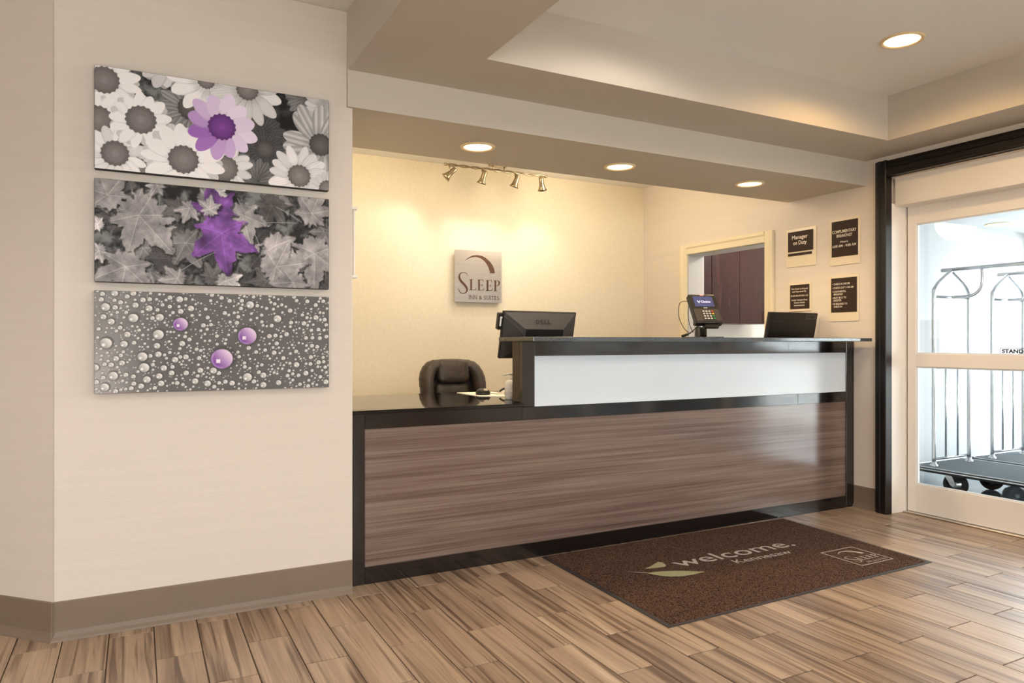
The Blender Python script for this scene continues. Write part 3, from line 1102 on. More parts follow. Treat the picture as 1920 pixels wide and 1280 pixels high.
DROPS = [(0.036, 0.065, 0.0201), (0.038, 0.209, 0.0264), (0.063, 0.34, 0.0212), (0.033, 0.385, 0.0201), (0.134, 0.107, 0.0225), (0.167, 0.264, 0.0227), (0.173, 0.309, 0.0238), (0.225, 0.174, 0.025), (0.23, 0.103, 0.0191), (0.191, 0.067, 0.0162), (0.142, 0.055, 0.0145), (0.304, 0.027, 0.0165), (0.347, 0.064, 0.0155), (0.056, 0.123, 0.0159), (0.101, 0.213, 0.0171), (0.113, 0.174, 0.015), (0.001, 0.306, 0.0168), (0.581, 0.043, 0.0201), (0.695, 0.102, 0.0205), (0.57, 0.357, 0.023), (0.636, 0.392, 0.0162), (0.636, 0.35, 0.0157), (0.411, 0.38, 0.0168), (0.363, 0.369, 0.0156), (0.508, 0.381, 0.0142), (0.434, 0.326, 0.0169), (0.862, 0.094, 0.0144), (0.907, 0.386, 0.0145), (0.777, 0.306, 0.0154), (0.7, 0.384, 0.0146), (0.818, 0.345, 0.0143), (0.183, 0.358, 0.0178), (0.228, 0.345, 0.0153), (0.235, 0.375, 0.0153), (0.274, 0.333, 0.0137), (0.245, 0.312, 0.0153), (0.287, 0.278, 0.0154), (0.328, 0.267, 0.0138), (0.225, 0.255, 0.0152), (0.22, 0.22, 0.0152), (0.314, 0.211, 0.0144), (0.068, 0.009, 0.0159), (0.134, 0.007, 0.0139), (0.026, 0.013, 0.0116), (0.169, 0.033, 0.013), (0.268, 0.021, 0.0121), (0.308, 0.077, 0.0138), (0.07, 0.066, 0.0127), (0.089, 0.045, 0.0117), (0.029, 0.104, 0.0137), (0.809, 0.121, 0.0131), (0.749, 0.065, 0.013), (0.734, 0.17, 0.0129), (0.661, 0.179, 0.0128), (0.692, 0.211, 0.0117), (0.681, 0.252, 0.0128), (0.72, 0.276, 0.0117), (0.874, 0.297, 0.0132), (0.824, 0.022, 0.0119), (0.466, 0.016, 0.0113), (0.498, 0.028, 0.0114), (0.479, 0.081, 0.0113), (0.094, 0.289, 0.0139), (0.073, 0.271, 0.0138), (0.056, 0.296, 0.0127), (0.033, 0.293, 0.0106), (0.162, 0.384, 0.014), (0.136, 0.373, 0.0118), (0.383, 0.324, 0.0145), (0.329, 0.334, 0.0133)]
PURPLE_DROPS = [(0.308, 0.13, 0.032), (0.57, 0.178, 0.0436), (0.468, 0.276, 0.0498)]


def paint_drops():
    rng = np.random.default_rng(8)
    n = vnoise(rng, 8, 8, 3)
    g = 0.58 - 0.16 * sstep(0.0, 0.30, UU) + 0.05 * (n - 0.5) + 0.13 * sstep(0.16, 0.0, UU) * sstep(0.12, 0.4, VV)
    g = g * (0.985 + 0.03 * rng.random(g.shape))
    img = g[..., None] * np.array([1.0, 0.975, 0.965])
    placed = [(u, v, r * 0.80) for (u, v, r) in DROPS]
    pd = [(u, v, r * 0.86) for (u, v, r) in PURPLE_DROPS]
    allp = placed + pd
    small = []
    for r0, r1, cnt in ((0.0062, 0.0098, 330), (0.0036, 0.0062, 700), (0.0020, 0.0034, 900)):
        for _ in range(cnt):
            u = CWD * (rng.random() ** 1.12); v = rng.uniform(0, CHT); r = rng.uniform(r0, r1)
            if all((u - a) ** 2 + (v - b) ** 2 > (r + c + 0.0012) ** 2 for (a, b, c) in allp):
                allp.append((u, v, r)); small.append((u, v, r))
    for (u, v, r) in small + placed + pd:
        sl = window(u, v, r * 1.7)
        if sl is None:
            continue
        x, y = UU[sl] - u, VV[sl] - v
        rr = np.sqrt(x * x + (y * 1.04) ** 2) / r
        purple = r > 0.026
        # printed shading of the drop: dark halo, pale body lightest to the upper right, glint low on the left
        halo = sstep(1.5, 0.95, np.sqrt((x / r - 0.16) ** 2 + (y / r + 0.10) ** 2))
        over(img, sl, halo * 0.5, np.array([0.25, 0.24, 0.24]))
        cov = sstep(1.0 + 0.0012 / r, 1.0 - 0.0012 / r, rr)
        lite = np.clip(0.5 + 0.42 * (x / r) - 0.34 * (y / r), 0, 1)
        if purple:
            a = np.array([0.42, 0.20, 0.56]); b = np.array([0.93, 0.84, 0.93])
            k = np.clip(0.08 + 0.95 * lite, 0, 1)[..., None]
            over(img, sl, cov, a * (1 - k) + b * k)
            gl = sstep(0.24, 0.14, np.maximum(np.abs(x / r + 0.34), np.abs(y / r - 0.22)))
            over(img, sl, gl * cov, np.array([0.97, 0.93, 0.98]))
            rim = sstep(0.72, 0.92, rr) * sstep(0.2, 0.6, -x / r + y / r * 0.6) * cov
            over(img, sl, rim * 0.5, np.array([0.85, 0.72, 0.92]))
        else:
            body = 0.62 + 0.36 * lite
            over(img, sl, cov, np.clip(body, 0, 1)[..., None] * np.array([1.0, 0.985, 0.965]))
            gl = sstep(0.42, 0.16, np.sqrt((x / r + 0.38) ** 2 + (y / r - 0.30) ** 2))
            over(img, sl, gl * cov, np.array([0.98, 0.98, 0.97]))
    return img


def canvas(label, z0, painter, dark):
    x0, y_front = -0.150, 3.258
    t = thing('canvas_picture', label, 'picture', (x0 + CWD / 2, YA, z0), 'photo canvases on the left wall')
    MB().box(x0, y_front + 0.0006, z0, x0 + CWD, YA - 0.002, z0 + CHT, bev=0.002).build('stretched_canvas', M_CANVASSIDE if dark else mat('canvas_side_grey', rgb(120, 116, 112), 0.8, var=((40, 40, 40), 0.05)), t)
    img = np.clip(painter(), 0, 1)
    lnr = np.where(img <= 0.04045, img / 12.92, ((img + 0.055) / 1.055) ** 2.4)
    e = 0.0015
    co = np.empty((NV, NU, 3), dtype=np.float32)
    co[..., 0] = x0 + e + UU / CWD * (CWD - 2 * e)
    co[..., 1] = y_front
    co[..., 2] = z0 + CHT - e - VV / CHT * (CHT - 2 * e)
    idx = np.arange(NU * NV).reshape(NV, NU)
    q = np.stack([idx[1:, :-1], idx[1:, 1:], idx[:-1, 1:], idx[:-1, :-1]], axis=-1).reshape(-1, 4)
    me = bpy.data.meshes.new('printed_face')
    me.vertices.add(NU * NV)
    me.vertices.foreach_set('co', co.reshape(-1))
    me.loops.add(q.size)
    me.loops.foreach_set('vertex_index', q.reshape(-1).astype(np.int32))
    me.polygons.add(len(q))
    me.polygons.foreach_set('loop_start', np.arange(0, q.size, 4, dtype=np.int32))
    me.update(calc_edges=True)
    ca = me.color_attributes.new('ink', 'FLOAT_COLOR', 'POINT')
    rgba = np.ones((NV * NU, 4), dtype=np.float32)
    rgba[:, :3] = lnr.reshape(-1, 3)
    ca.data.foreach_set('color', rgba.reshape(-1))
    link('printed_face', me, M_PRINT, t)


canvas('black and white daisy canvas with one purple bloom, topmost of three', 1.848, paint_flowers, True)
canvas('black and white maple leaf canvas with a purple leaf, middle of three', 1.402, paint_leaves, True)
canvas('grey water drop canvas with three purple drops, lowest of three', 0.959, paint_drops, False)


# ------------------------------------------------------------------ lettering of the square emblem
def emblem(mb, M, size, letters=True, small=True, arc=True):
    """arc, S-L-E-E-P with serifs and the small second line, in a unit square scaled by size"""
    def q(x, y):       # drawn on a 935 x 1010 board measured from the plaque
        yt = 140 + (x - 150) * 0.059; yb = 1172 + (x - 150) * 0.032
        return ((x - 150) / 935 * size, (1 - (y - yt) / (yb - yt)) * size)

    def P(pts):
        poly(mb, [q(*p) for p in pts], M)
    out = [(355, 352), (400, 315), (450, 285), (490, 267), (530, 258), (570, 254), (610, 256), (655, 263), (700, 277), (745, 300), (790, 332), (832, 369), (870, 412), (900, 458), (925, 512), (938, 560), (945, 612)]
    inn = [(370, 352), (412, 326), (460, 306), (500, 295), (540, 290), (575, 291), (610, 298), (650, 313), (690, 336), (732, 370), (770, 412), (800, 460), (822, 505), (836, 550), (845, 580), (850, 600), (850, 612)]
    for i in range(16 if arc else 0):
        P([out[i], out[i + 1], inn[i + 1], inn[i]])
    if letters:
        cl = [(402, 672), (396, 640), (378, 612), (345, 597), (305, 594), (268, 608), (243, 638), (236, 678), (246, 722), (272, 765), (308, 805), (345, 845), (375, 885), (390, 925), (386, 960), (366, 988), (330, 1004), (292, 1004), (258, 990), (236, 962), (224, 925), (220, 908)]
        wd = [5, 9, 12, 12, 13, 18, 27, 36, 42, 45, 46, 46, 43, 36, 28, 20, 16, 15, 15, 14, 11, 7]
        L, R = [], []
        for i, p in enumerate(cl):
            a, b = cl[max(i - 1, 0)], cl[min(i + 1, len(cl) - 1)]
            dx, dy = b[0] - a[0], b[1] - a[1]
            n_ = math.hypot(dx, dy)
            ox, oy = -dy / n_ * wd[i] / 2, dx / n_ * wd[i] / 2
            L.append((p[0] + ox, p[1] + oy)); R.append((p[0] - ox, p[1] - oy))
        for i in range(len(cl) - 1):
            P([L[i], L[i + 1], R[i + 1], R[i]])
        bar = lambda x0, y0, x1, y1: P([(x0, y0), (x1, y0), (x1, y1), (x0, y1)])
        # L
        bar(453, 728, 487, 945); bar(430, 728, 510, 737); bar(430, 936, 560, 945); P([(545, 938), (560, 938), (574, 898), (564, 900)])
        # E, E
        for x, dy in ((590, 8), (760, 17)):
            t_, b_ = 728 + dy, 942 + dy
            bar(x + 20, t_, x + 54, b_); bar(x, t_, x + 120, t_ + 9); bar(x, b_ - 9, x + 124, b_); bar(x + 54, 834 + dy, x + 108, 842 + dy)
            P([(x + 110, t_ + 6), (x + 122, t_ + 6), (x + 126, t_ + 44), (x + 116, t_ + 42)])
            P([(x + 112, b_ - 8), (x + 126, b_ - 8), (x + 138, b_ - 48), (x + 127, b_ - 46)])
            P([(x + 98, 818 + dy), (x + 108, 818 + dy), (x + 108, 860 + dy), (x + 98, 860 + dy)])
        # P
        bar(938, 750, 972, 964); bar(915, 750, 985, 759); bar(915, 955, 995, 964)
        o2 = [(972, 750), (1010, 754), (1040, 772), (1052, 806), (1040, 840), (1010, 860), (972, 866)]
        i2 = [(972, 759), (996, 762), (1013, 778), (1020, 806), (1013, 834), (996, 852), (972, 857)]
        for i in range(6):
            P([o2[i], o2[i + 1], i2[i + 1], i2[i]])
    if small:
        x0, y0 = q(425, 1098); x1, _ = q(1035, 1110)
        x0s = 0.295 * size
        x, h, b = 0.298, 0.078, 0.060
        S_ = lambda u, v: poly(mb, [((u - 0.013) * size, v * size), ((u + 0.013) * size, v * size), ((u + 0.013) * size, (v + 0.0055) * size), ((u - 0.013) * size, (v + 0.0055) * size)], M)
        for chr_, wd_ in zip('INN & SUITES', (0.012, 0.062, 0.062, 0.012, 0.062, 0.012, 0.042, 0.058, 0.012, 0.056, 0.040, 0.042)):
            if chr_ != ' ':
                put_text(mb, chr_, M, x * size, (x + wd_) * size, b * size, h * size)
            lo, hi = b, b + h - 0.0055
            for st_, ends_ in {'I': ((0.5, (lo, hi)),), 'N': ((0.08, (lo, hi)), (0.92, (hi,))), 'U': ((0.1, (hi,)), (0.9, (hi,))), 'T': ((0.5, (lo,)),), 'E': ((0.12, (lo, hi)),)}.get(chr_, ()):
                for v_ in ends_:
                    S_(x + wd_ * st_, v_)
            x += wd_ + 0.0155
    return mb


plq = thing('logo_plaque', 'square brushed metal logo plaque on the cream wall under the track light', 'sign', (2.66, 5.746, 1.51))
MB().box(2.428, 5.705, 1.508, 2.882, 5.712, 1.963, bev=0.001).build('metal_plate', M_STEEL, plq)
for sx in (2.46, 2.85):
    for sz in (1.54, 1.93):
        MB().lathe([(0.012, 0), (0.012, 0.036)], (sx, 5.711, sz), (0, 1, 0), 10).build('standoff', M_NICKEL, plq)
mb = emblem(MB(), frame_y(2.428, 5.7035, 1.508), 0.4545, letters=False, small=False)
mb.build('arc_emblem', M_LOGOBROWN, plq, recalc=False)
mb = emblem(MB(), frame_y(2.428, 5.7035, 1.508), 0.4545, arc=False)
fix_flat(mb)
mb.build('lettering', M_LOGOBROWN, plq, recalc=False)


# ------------------------------------------------------------------ the four notices on the right wall
def notice(label, ya, yb, za, zb, bk, lines, strip=None):
    """brown plate from ya (far) to yb (near) in front of a cream backing bk = (y far, y near, z0, z1)"""
    t = thing('wall_sign', label, 'sign', (WX, (ya + yb) / 2, za), 'brown notices on the right wall')
    MB().box(WX - 0.006, bk[1], bk[2], WX - 0.001, bk[0], bk[3], bev=0.001).build('backing', M_ACRYLIC, t)
    MB().box(WX - 0.010, yb, za, WX - 0.0065, ya, zb, bev=0.0008).build('plate', M_SIGNBROWN, t)
    if strip:
        MB().box(WX - 0.010, yb + 0.012, strip[0], WX - 0.0065, ya, strip[1], bev=0.0008).build('name_strip', M_SIGNBROWN, t)
    m_ = MB()
    w_, h_ = ya - yb, zb - za
    Mx_ = frame_x(WX - 0.0108, ya, za)
    for (s, u0, u1, v, size, align) in lines:
        put_text(m_, s, Mx_, u0 * w_, u1 * w_, v * h_, size * h_, bold=0.012, align=align)
    m_.build('lettering', M_LETTER, t, recalc=False)


notice('brown sign naming the manager, left of the upper pair, with a thin strip below', 3.942, 3.709, 1.857, 2.011, (3.965, 3.685, 1.740, 2.032),
       [('Manager', 0.17, 0.80, 0.62, 0.20, 'fit'), ('on Duty', 0.22, 0.76, 0.34, 0.20, 'fit')], (1.826, 1.846))
notice('tall brown breakfast hours sign, right of the upper pair on the wall', 3.546, 3.332, 1.778, 2.034, (3.566, 3.316, 1.717, 2.052),
       [('COMPLIMENTARY', 0.03, 0.95, 0.665, 0.085, 'fit'), ('BREAKFAST', 0.20, 0.80, 0.545, 0.085, 'fit'), ('Hours', 0.34, 0.64, 0.385, 0.06, 'fit'), ('6:00 AM - 9:00 AM', 0.04, 0.94, 0.265, 0.072, 'fit')])
notice('small brown ownership sign behind the right monitor', 3.922, 3.743, 1.416, 1.601, (3.938, 3.727, 1.398, 1.619),
       [('This Hotel is Owned', 0.07, 0.93, 0.80, 0.066, 'fit'), ('and Operated By', 0.12, 0.86, 0.69, 0.066, 'fit'), ('SILVER MOUNTAIN, LLC', 0.05, 0.95, 0.515, 0.066, 'fit'), ('Under license from', 0.09, 0.91, 0.34, 0.066, 'fit'), ('Choice Hotels', 0.22, 0.78, 0.23, 0.066, 'fit'), ('International', 0.22, 0.76, 0.12, 0.066, 'fit')])
notice('brown sign with a bulleted list of house rules beside the door casing', 3.551, 3.341, 1.377, 1.624, (3.568, 3.328, 1.311, 1.642),
       [('\u2022 CHECK IN 3:00 PM', 0.06, 0.74, 0.80, 0.055, 'fit'), ('\u2022 CHECK OUT 11:00 AM', 0.06, 0.88, 0.69, 0.055, 'fit'), ('\u2022 CONTINENTAL', 0.06, 0.60, 0.58, 0.055, 'fit'), ('BREAKFAST', 0.11, 0.48, 0.50, 0.055, 'fit'), ('\u2022 MUST BE 21 TO', 0.06, 0.61, 0.40, 0.055, 'fit'), ('REGISTER', 0.11, 0.42, 0.32, 0.055, 'fit'), ('\u2022 ID REQUIRED TO', 0.06, 0.64, 0.22, 0.055, 'fit'), ('CHECK IN', 0.11, 0.44, 0.14, 0.055, 'fit')])

# ------------------------------------------------------------------ entrance mat
mt = thing('entrance_mat', 'large brown welcome mat with pale lettering on the floor before the desk', 'mat', (2.83, 2.82, 0))
C = [V(1.915, 2.283, 0), V(3.715, 2.318, 0), V(3.765, 3.345, 0), V(1.935, 3.352, 0)]
cen = sum(C, V(0, 0, 0)) / 4
inset = lambda p, e, z: (cen + (p - cen) * (1 - e / (p - cen).length) + V(0, 0, z))
mb = MB()
rows = [[mb.bm.verts.new(p) for p in r] for r in ([c + V(0, 0, 0.0005) for c in C], [c + V(0, 0, 0.003) for c in C], [inset(c, 0.006, 0.0045) for c in C], [inset(c, 0.030, 0.0048) for c in C])]
for A, Bv in zip(rows, rows[1:]):
    for k in range(4):
        mb.bm.faces.new([A[k], A[(k + 1) % 4], Bv[(k + 1) % 4], Bv[k]])
mb.bm.faces.new(rows[0][::-1]); mb.bm.faces.new(rows[3])
mb.build('rubber_border', M_MATEDGE, mt)
# pile: a fine uneven field
mb = MB()
nx, ny = 330, 190
I = [inset(c, 0.026, 0) for c in C]
rng = np.random.default_rng(3)
hh = rng.random((ny + 1, nx + 1)) * 0.0022 + 0.0072
hh[0, :] = hh[-1, :] = 0.0042
hh[:, 0] = hh[:, -1] = 0.0042
gu, gv = np.meshgrid(np.linspace(0, 1, nx + 1), np.linspace(0, 1, ny + 1))
jit = (rng.random(gu.shape) - 0.5) * 0.8 / nx
gu2 = np.clip(gu + jit, 0, 1)
pts = np.zeros((ny + 1, nx + 1, 3), dtype=np.float32)
for k in range(2):
    pts[..., k] = (I[0][k] * (1 - gu2) + I[1][k] * gu2) * (1 - gv) + (I[3][k] * (1 - gu2) + I[2][k] * gu2) * gv
pts[..., 2] = hh
idx = np.arange((nx + 1) * (ny + 1)).reshape(ny + 1, nx + 1)
q4 = np.stack([idx[:-1, :-1], idx[:-1, 1:], idx[1:, 1:], idx[1:, :-1]], axis=-1).reshape(-1, 4)
me = bpy.data.meshes.new('pile')
me.from_pydata(pts.reshape(-1, 3).tolist(), [], q4.tolist())
link('pile', me, M_PILE, mt)
mb.bm.free()
LZ = 0.0098
mb = MB()
put_text(mb, 'welcome.', frame_z(0, 0, LZ), 2.470, 3.318, 2.852, 0.118, bold=0.006)
mb.build('greeting_lettering', M_MATWHITE, mt, recalc=False)
mb = MB()
put_text(mb, 'Kennesaw', frame_z(0, 0, LZ), 2.775, 3.185, 2.758, 0.058, bold=0.006)
mb.build('place_lettering', M_MATWHITE, mt, recalc=False)
mb = MB()
Mb = frame_z(3.312, 2.432, LZ)
SQ = 0.256
for (a, b, c, e) in ((0, 0, SQ, 0.007), (0, SQ - 0.007, SQ, SQ), (0, 0.007, 0.007, SQ - 0.007), (SQ - 0.007, 0.007, SQ, SQ - 0.007)):
    poly(mb, [(a, b), (c, b), (c, e), (a, e)], Mb)
mb.build('logo_border', M_MATWHITE, mt, recalc=False)
mb = emblem(MB(), frame_z(3.326, 2.440, LZ), 0.232, small=True)
fix_flat(mb)
mb.build('logo_lettering', M_MATWHITE, mt, recalc=False)
mb = MB()
poly(mb, [(2.176, 2.925), (2.262, 2.858), (2.256, 2.850)], frame_z(0, 0, LZ))
mb.build('leaf_stem', M_MATWHITE, mt, recalc=False)
mb = MB()
top = [(2.255, 2.856), (2.31, 2.850), (2.37, 2.832), (2.43, 2.803), (2.48, 2.770), (2.528, 2.738)]
bot = [(2.255, 2.852), (2.285, 2.795), (2.325, 2.757), (2.38, 2.735), (2.45, 2.729), (2.528, 2.736)]
for i in range(5):
    poly(mb, [bot[i], bot[i + 1], top[i + 1], top[i]], frame_z(0, 0, LZ))
top = [(2.288, 2.914), (2.34, 2.932), (2.385, 2.955), (2.42, 2.972), (2.437, 2.955), (2.428, 2.925)]
bot = [(2.288, 2.912), (2.33, 2.902), (2.37, 2.893), (2.40, 2.892), (2.418, 2.902), (2.427, 2.922)]
for i in range(5):
    poly(mb, [bot[i], bot[i + 1], top[i + 1], top[i]], frame_z(0, 0, LZ))
mb.build('leaf_emblem', M_MATGREEN, mt, recalc=False)


# ------------------------------------------------------------------ monitors behind the desk
def monitor_matrix(xc, y_top, z_top, tilt, yaw=0):
    """local frame: x right, y towards the viewer's back side (-Y of the room), z up; origin at the top edge centre of the back plane"""
    return Matrix.Translation((xc, y_top, z_top)) @ Matrix.Rotation(yaw, 4, 'Z') @ Matrix.Rotation(tilt, 4, 'X')


TILT = math.radians(13.7)
m1 = thing('computer_monitor', 'black monitor with a sloping raised back at the left end of the desk', 'monitor', (2.118, 3.76, 0.8365))
T = monitor_matrix(2.118, 3.672, 1.342, TILT)
w2, hgt = 0.2475, 0.284
MB().box(-w2, 0.0, -hgt, w2, 0.022, 0, bev=0.003, M=T).build('screen_frame', M_BLACKPLASTIC, m1)
mb = MB()
o4 = [(-w2 + 0.006, -0.0005, -hgt + 0.006), (w2 - 0.006, -0.0005, -hgt + 0.006), (w2 - 0.006, -0.0005, -0.006), (-w2 + 0.006, -0.0005, -0.006)]
i4 = [(-w2 + 0.135, -0.042, -hgt + 0.075), (w2 - 0.105, -0.042, -hgt + 0.075), (w2 - 0.105, -0.042, -0.098), (-w2 + 0.135, -0.042, -0.098)]
ov = [mb.bm.verts.new(T @ V(*p)) for p in o4]
iv = [mb.bm.verts.new(T @ V(*p)) for p in i4]
for k in range(4):
    mb.bm.faces.new([ov[k], ov[(k + 1) % 4], iv[(k + 1) % 4], iv[k]])
mb.build('back_shell', M_GREYPLASTIC, m1)
MB().box(-w2 + 0.138, -0.040, -hgt + 0.078, w2 - 0.108, -0.030, -0.101, M=T).build('recessed_back', M_BLACKPLASTIC, m1)
mb = MB()
sl = math.atan2(0.0415, 0.092)
Tl = T @ Matrix.Translation((0.0, -0.0242, -0.057)) @ Matrix.Rotation(PI / 2 - sl, 4, 'X')
cx = 0.012
for ch, dx, rz in (('D', -0.043, 0), ('E', -0.014, 0.45), ('L', 0.014, 0), ('L', 0.037, 0)):
    put_text(mb, ch, Tl @ Matrix.Translation((cx + dx, 0, 0.0015)) @ Matrix.Rotation(rz, 4, 'Z'), -0.011, 0.011, -0.013, 0.026, bold=0.05)
mb.build('logo_lettering', M_INK, m1, recalc=False)
MB().box(-w2 - 0.022, 0.012, -0.115, -w2 + 0.012, 0.045, -0.016, bev=0.003, M=T).build('clipped_box', M_BLACKPLASTIC, m1)['label'] = 'small black box clipped to the side of the monitor'
mb = MB().box(-w2 - 0.014, 0.0095, -0.092, -w2 - 0.004, 0.0125, -0.036, M=T)
mb.box(-w2 - 0.004, 0.0095, -0.046, -w2 + 0.008, 0.0125, -0.036, M=T)
mb.build('white_sticker', M_PAPER, m1)
MB().tube([T @ V(-w2 + 0.002, -0.004, -0.03), T @ V(-w2 + 0.07, -0.05, -0.085), T @ V(-w2 + 0.135, -0.052, -0.145), T @ V(-w2 + 0.16, -0.03, -0.2)], 0.0022, 6).build('cable', M_GREYPLASTIC, m1)
MB().tube([T @ V(0, 0.02, -0.19), (2.118, 3.80, 1.0), (2.118, 3.80, 0.846)], 0.022, 12).build('stand_neck', M_BLACKPLASTIC, m1)
MB().box(2.01, 3.70, 0.8367, 2.226, 3.88, 0.850, bev=0.005).build('stand_base', M_BLACKPLASTIC, m1)

m2 = thing('computer_monitor', 'black flat-backed monitor at the right end of the desk near the wall signs', 'monitor', (4.215, 3.76, 0.8365))
T = monitor_matrix(4.222, 3.645, 1.374, math.radians(12))
w2 = 0.247
MB().box(-w2, 0.0, -0.286, w2, 0.024, 0, bev=0.004, seg=2, M=T).build('screen_frame', M_BLACKPLASTIC, m2)
MB().box(-w2 + 0.004, -0.006, -0.282, w2 - 0.004, 0.001, -0.066, bev=0.003, M=T).build('back_cover', M_BLACKPLASTIC, m2)
MB().box(w2 - 0.125, -0.0015, -0.046, w2 - 0.012, 0.001, -0.012, M=T).build('badge', M_GREYPLASTIC, m2)
mb = MB()
put_text(mb, 'acer', T @ Matrix.Translation((0, -0.0022, 0)) @ Matrix.Rotation(PI / 2, 4, 'X'), w2 - 0.112, w2 - 0.03, -0.036, 0.022, bold=0.03)
mb.build('badge_lettering', M_INK, m2, recalc=False)
MB().tube([T @ V(0, 0.02, -0.19), (4.22, 3.80, 1.0), (4.22, 3.80, 0.846)], 0.022, 12).build('stand_neck', M_BLACKPLASTIC, m2)
MB().box(4.11, 3.70, 0.8367, 4.33, 3.88, 0.850, bev=0.005).build('stand_base', M_BLACKPLASTIC, m2)

# ------------------------------------------------------------------ card terminal on the raised counter
pt = thing('card_terminal', 'black card payment terminal with lit screen and keypad on the raised counter', 'payment terminal', (3.17, 3.46, 1.190))
MB().box(3.075, 3.385, 1.1903, 3.285, 3.535, 1.196, bev=0.002).build('base_plate', M_BLACKPLASTIC, pt)
MB().lathe([(0, 0.006), (0.038, 0.006), (0.038, 0.060), (0.042, 0.062), (0.042, 0.080), (0.0, 0.080)], (3.165, 3.465, 1.190), n=24).build('stand_post', M_CHROME, pt)
MB().lathe([(0.0, 0.078), (0.047, 0.078), (0.047, 0.115), (0.030, 0.140), (0, 0.140)], (3.165, 3.465, 1.190), n=20).build('swivel', M_BLACKPLASTIC, pt)
# local frame of the tilted head: x right, y up along the face, z out of the face
Th = Matrix.Translation((3.178, 3.435, 1.375)) @ Matrix.Rotation(math.radians(-16), 4, 'Z') @ Matrix.Rotation(math.radians(56), 4, 'X')
MB().box(-0.090, -0.112, -0.040, 0.090, 0.112, 0.0, bev=0.006, seg=2, M=Th).build('housing', M_BLACKPLASTIC, pt)
MB().box(-0.084, -0.100, -0.002, 0.084, -0.006, 0.003, bev=0.002, M=Th).build('keypad_panel', M_GREYPLASTIC, pt)
MB().box(-0.066, 0.014, -0.001, 0.066, 0.094, 0.0015, M=Th).build('screen', M_SCREEN, pt)
mb = MB()
Ts = Th @ Matrix.Translation((0, 0, 0.0020))
put_text(mb, 'Choice', Ts, -0.020, 0.046, 0.044, 0.017, bold=0.02)
poly(mb, [(-0.046, 0.060), (-0.040, 0.061), (-0.033, 0.046), (-0.028, 0.061), (-0.023, 0.060), (-0.032, 0.040), (-0.035, 0.040)], Ts)
fix_flat(mb)
mb.build('screen_lettering', mat('screen_text', rgb(210, 214, 236), 0.4, emit=(rgb(190, 196, 230), 0.5)), pt, recalc=False)
MB().box(-0.012, 0.099, 0, 0.012, 0.107, 0.0012, M=Th).build('red_sticker', mat('pink_label', rgb(226, 150, 142), 0.5), pt)
MB().box(-0.012, 0.001, 0, 0.012, 0.007, 0.0012, M=Th).build('maker_badge', M_KEY, pt)
kb = MB().box(-0.035, -0.092, 0.002, 0.048, -0.016, 0.0045, M=Th).build('key_bed', M_INK, pt)
for r in range(4):
    for c in range(4):
        mm = M_KEY if c < 3 else (M_KEYR, M_KEYY, M_KEYG, M_KEYG)[r]
        x = -0.025 + c * 0.0205
        y = -0.026 - r * 0.0185
        MB().box(x - 0.007, y - 0.0055, 0.004, x + 0.007, y + 0.0055, 0.0075, bev=0.001, M=Th).build('key', mm, kb)
MB().box(-0.03, -0.135, -0.034, 0.062, -0.108, -0.014, bev=0.003, M=Th).build('card_slot', M_BLACKPLASTIC, pt)
cpts = [(Th @ V(-0.090, 0.07, -0.02)), V(3.045, 3.52, 1.41), V(3.015, 3.50, 1.33), V(3.04, 3.48, 1.25), V(3.085, 3.47, 1.215)]


def smooth(pts, n=8):
    pts = [Vector(p) for p in pts]
    out = []
    for i in range(len(pts) - 1):
        p0, p1, p2, p3 = pts[max(i - 1, 0)], pts[i], pts[i + 1], pts[min(i + 2, len(pts) - 1)]
        for k in range(n):
            t_ = k / n
            out.append(0.5 * ((2 * p1) + (-p0 + p2) * t_ + (2 * p0 - 5 * p1 + 4 * p2 - p3) * t_ ** 2 + (-p0 + 3 * p1 - 3 * p2 + p3) * t_ ** 3))
    out.append(pts[-1])
    return out


MB().tube(smooth(cpts), 0.0022, 6).build('cable', M_RUBBER, pt)
MB().tube(smooth([(Th @ V(-0.090, 0.04, -0.03)), V(3.085, 3.49, 1.36), V(3.075, 3.47, 1.28), V(3.10, 3.46, 1.222)]), 0.0022, 6).build('cable', M_RUBBER, pt)
MB().tube(smooth([(3.135, 3.43, 1.300), (3.115, 3.43, 1.268), (3.075, 3.45, 1.225), (3.05, 3.46, 1.208)]), 0.0035, 8).build('power_cable', M_RUBBER, pt)
MB().tube([(3.055, 3.458, 1.211), (3.015, 3.47, 1.1985)], 0.0085, 10).build('plug', M_RUBBER, pt)

# ------------------------------------------------------------------ desk clutter at the open end
pad = MB().prism([(1.815, 3.90), (1.95, 3.78), (2.06, 3.86), (2.04, 4.20), (1.812, 4.225)], 'z', 0.8367, 0.8392).build('mouse_pad', M_PAPER)
tag(pad, 'white mouse pad lying on the black low countertop', 'mouse pad')
ms = thing('computer_mouse', 'black computer mouse with a pale emblem on the white pad', 'mouse', (1.885, 3.985, 0.8392))
t = bmesh.new()
bmesh.ops.create_uvsphere(t, u_segments=20, v_segments=12, radius=1)
for v in t.verts:
    v.co = Vector((v.co.x * 0.046, v.co.y * 0.036, max(v.co.z, -0.35) * 0.030 + 0.0107))
for f in t.faces:
    f.smooth = True
mb = MB(); mb._join(t, Matrix.Translation((1.885, 3.985, 0.8392)) @ Matrix.Rotation(-0.35, 4, 'Z'))
mb.build('shell', M_BLACKPLASTIC, ms)
t = bmesh.new()
bmesh.ops.create_uvsphere(t, u_segments=12, v_segments=8, radius=1)
for v in t.verts:
    v.co = Vector((v.co.x * 0.016, v.co.y * 0.010, v.co.z * 0.006))
mb = MB(); mb._join(t, Matrix.Translation((1.892, 3.960, 0.870)) @ Matrix.Rotation(0.7, 4, 'X'))
mb.build('emblem', M_KEY, ms)
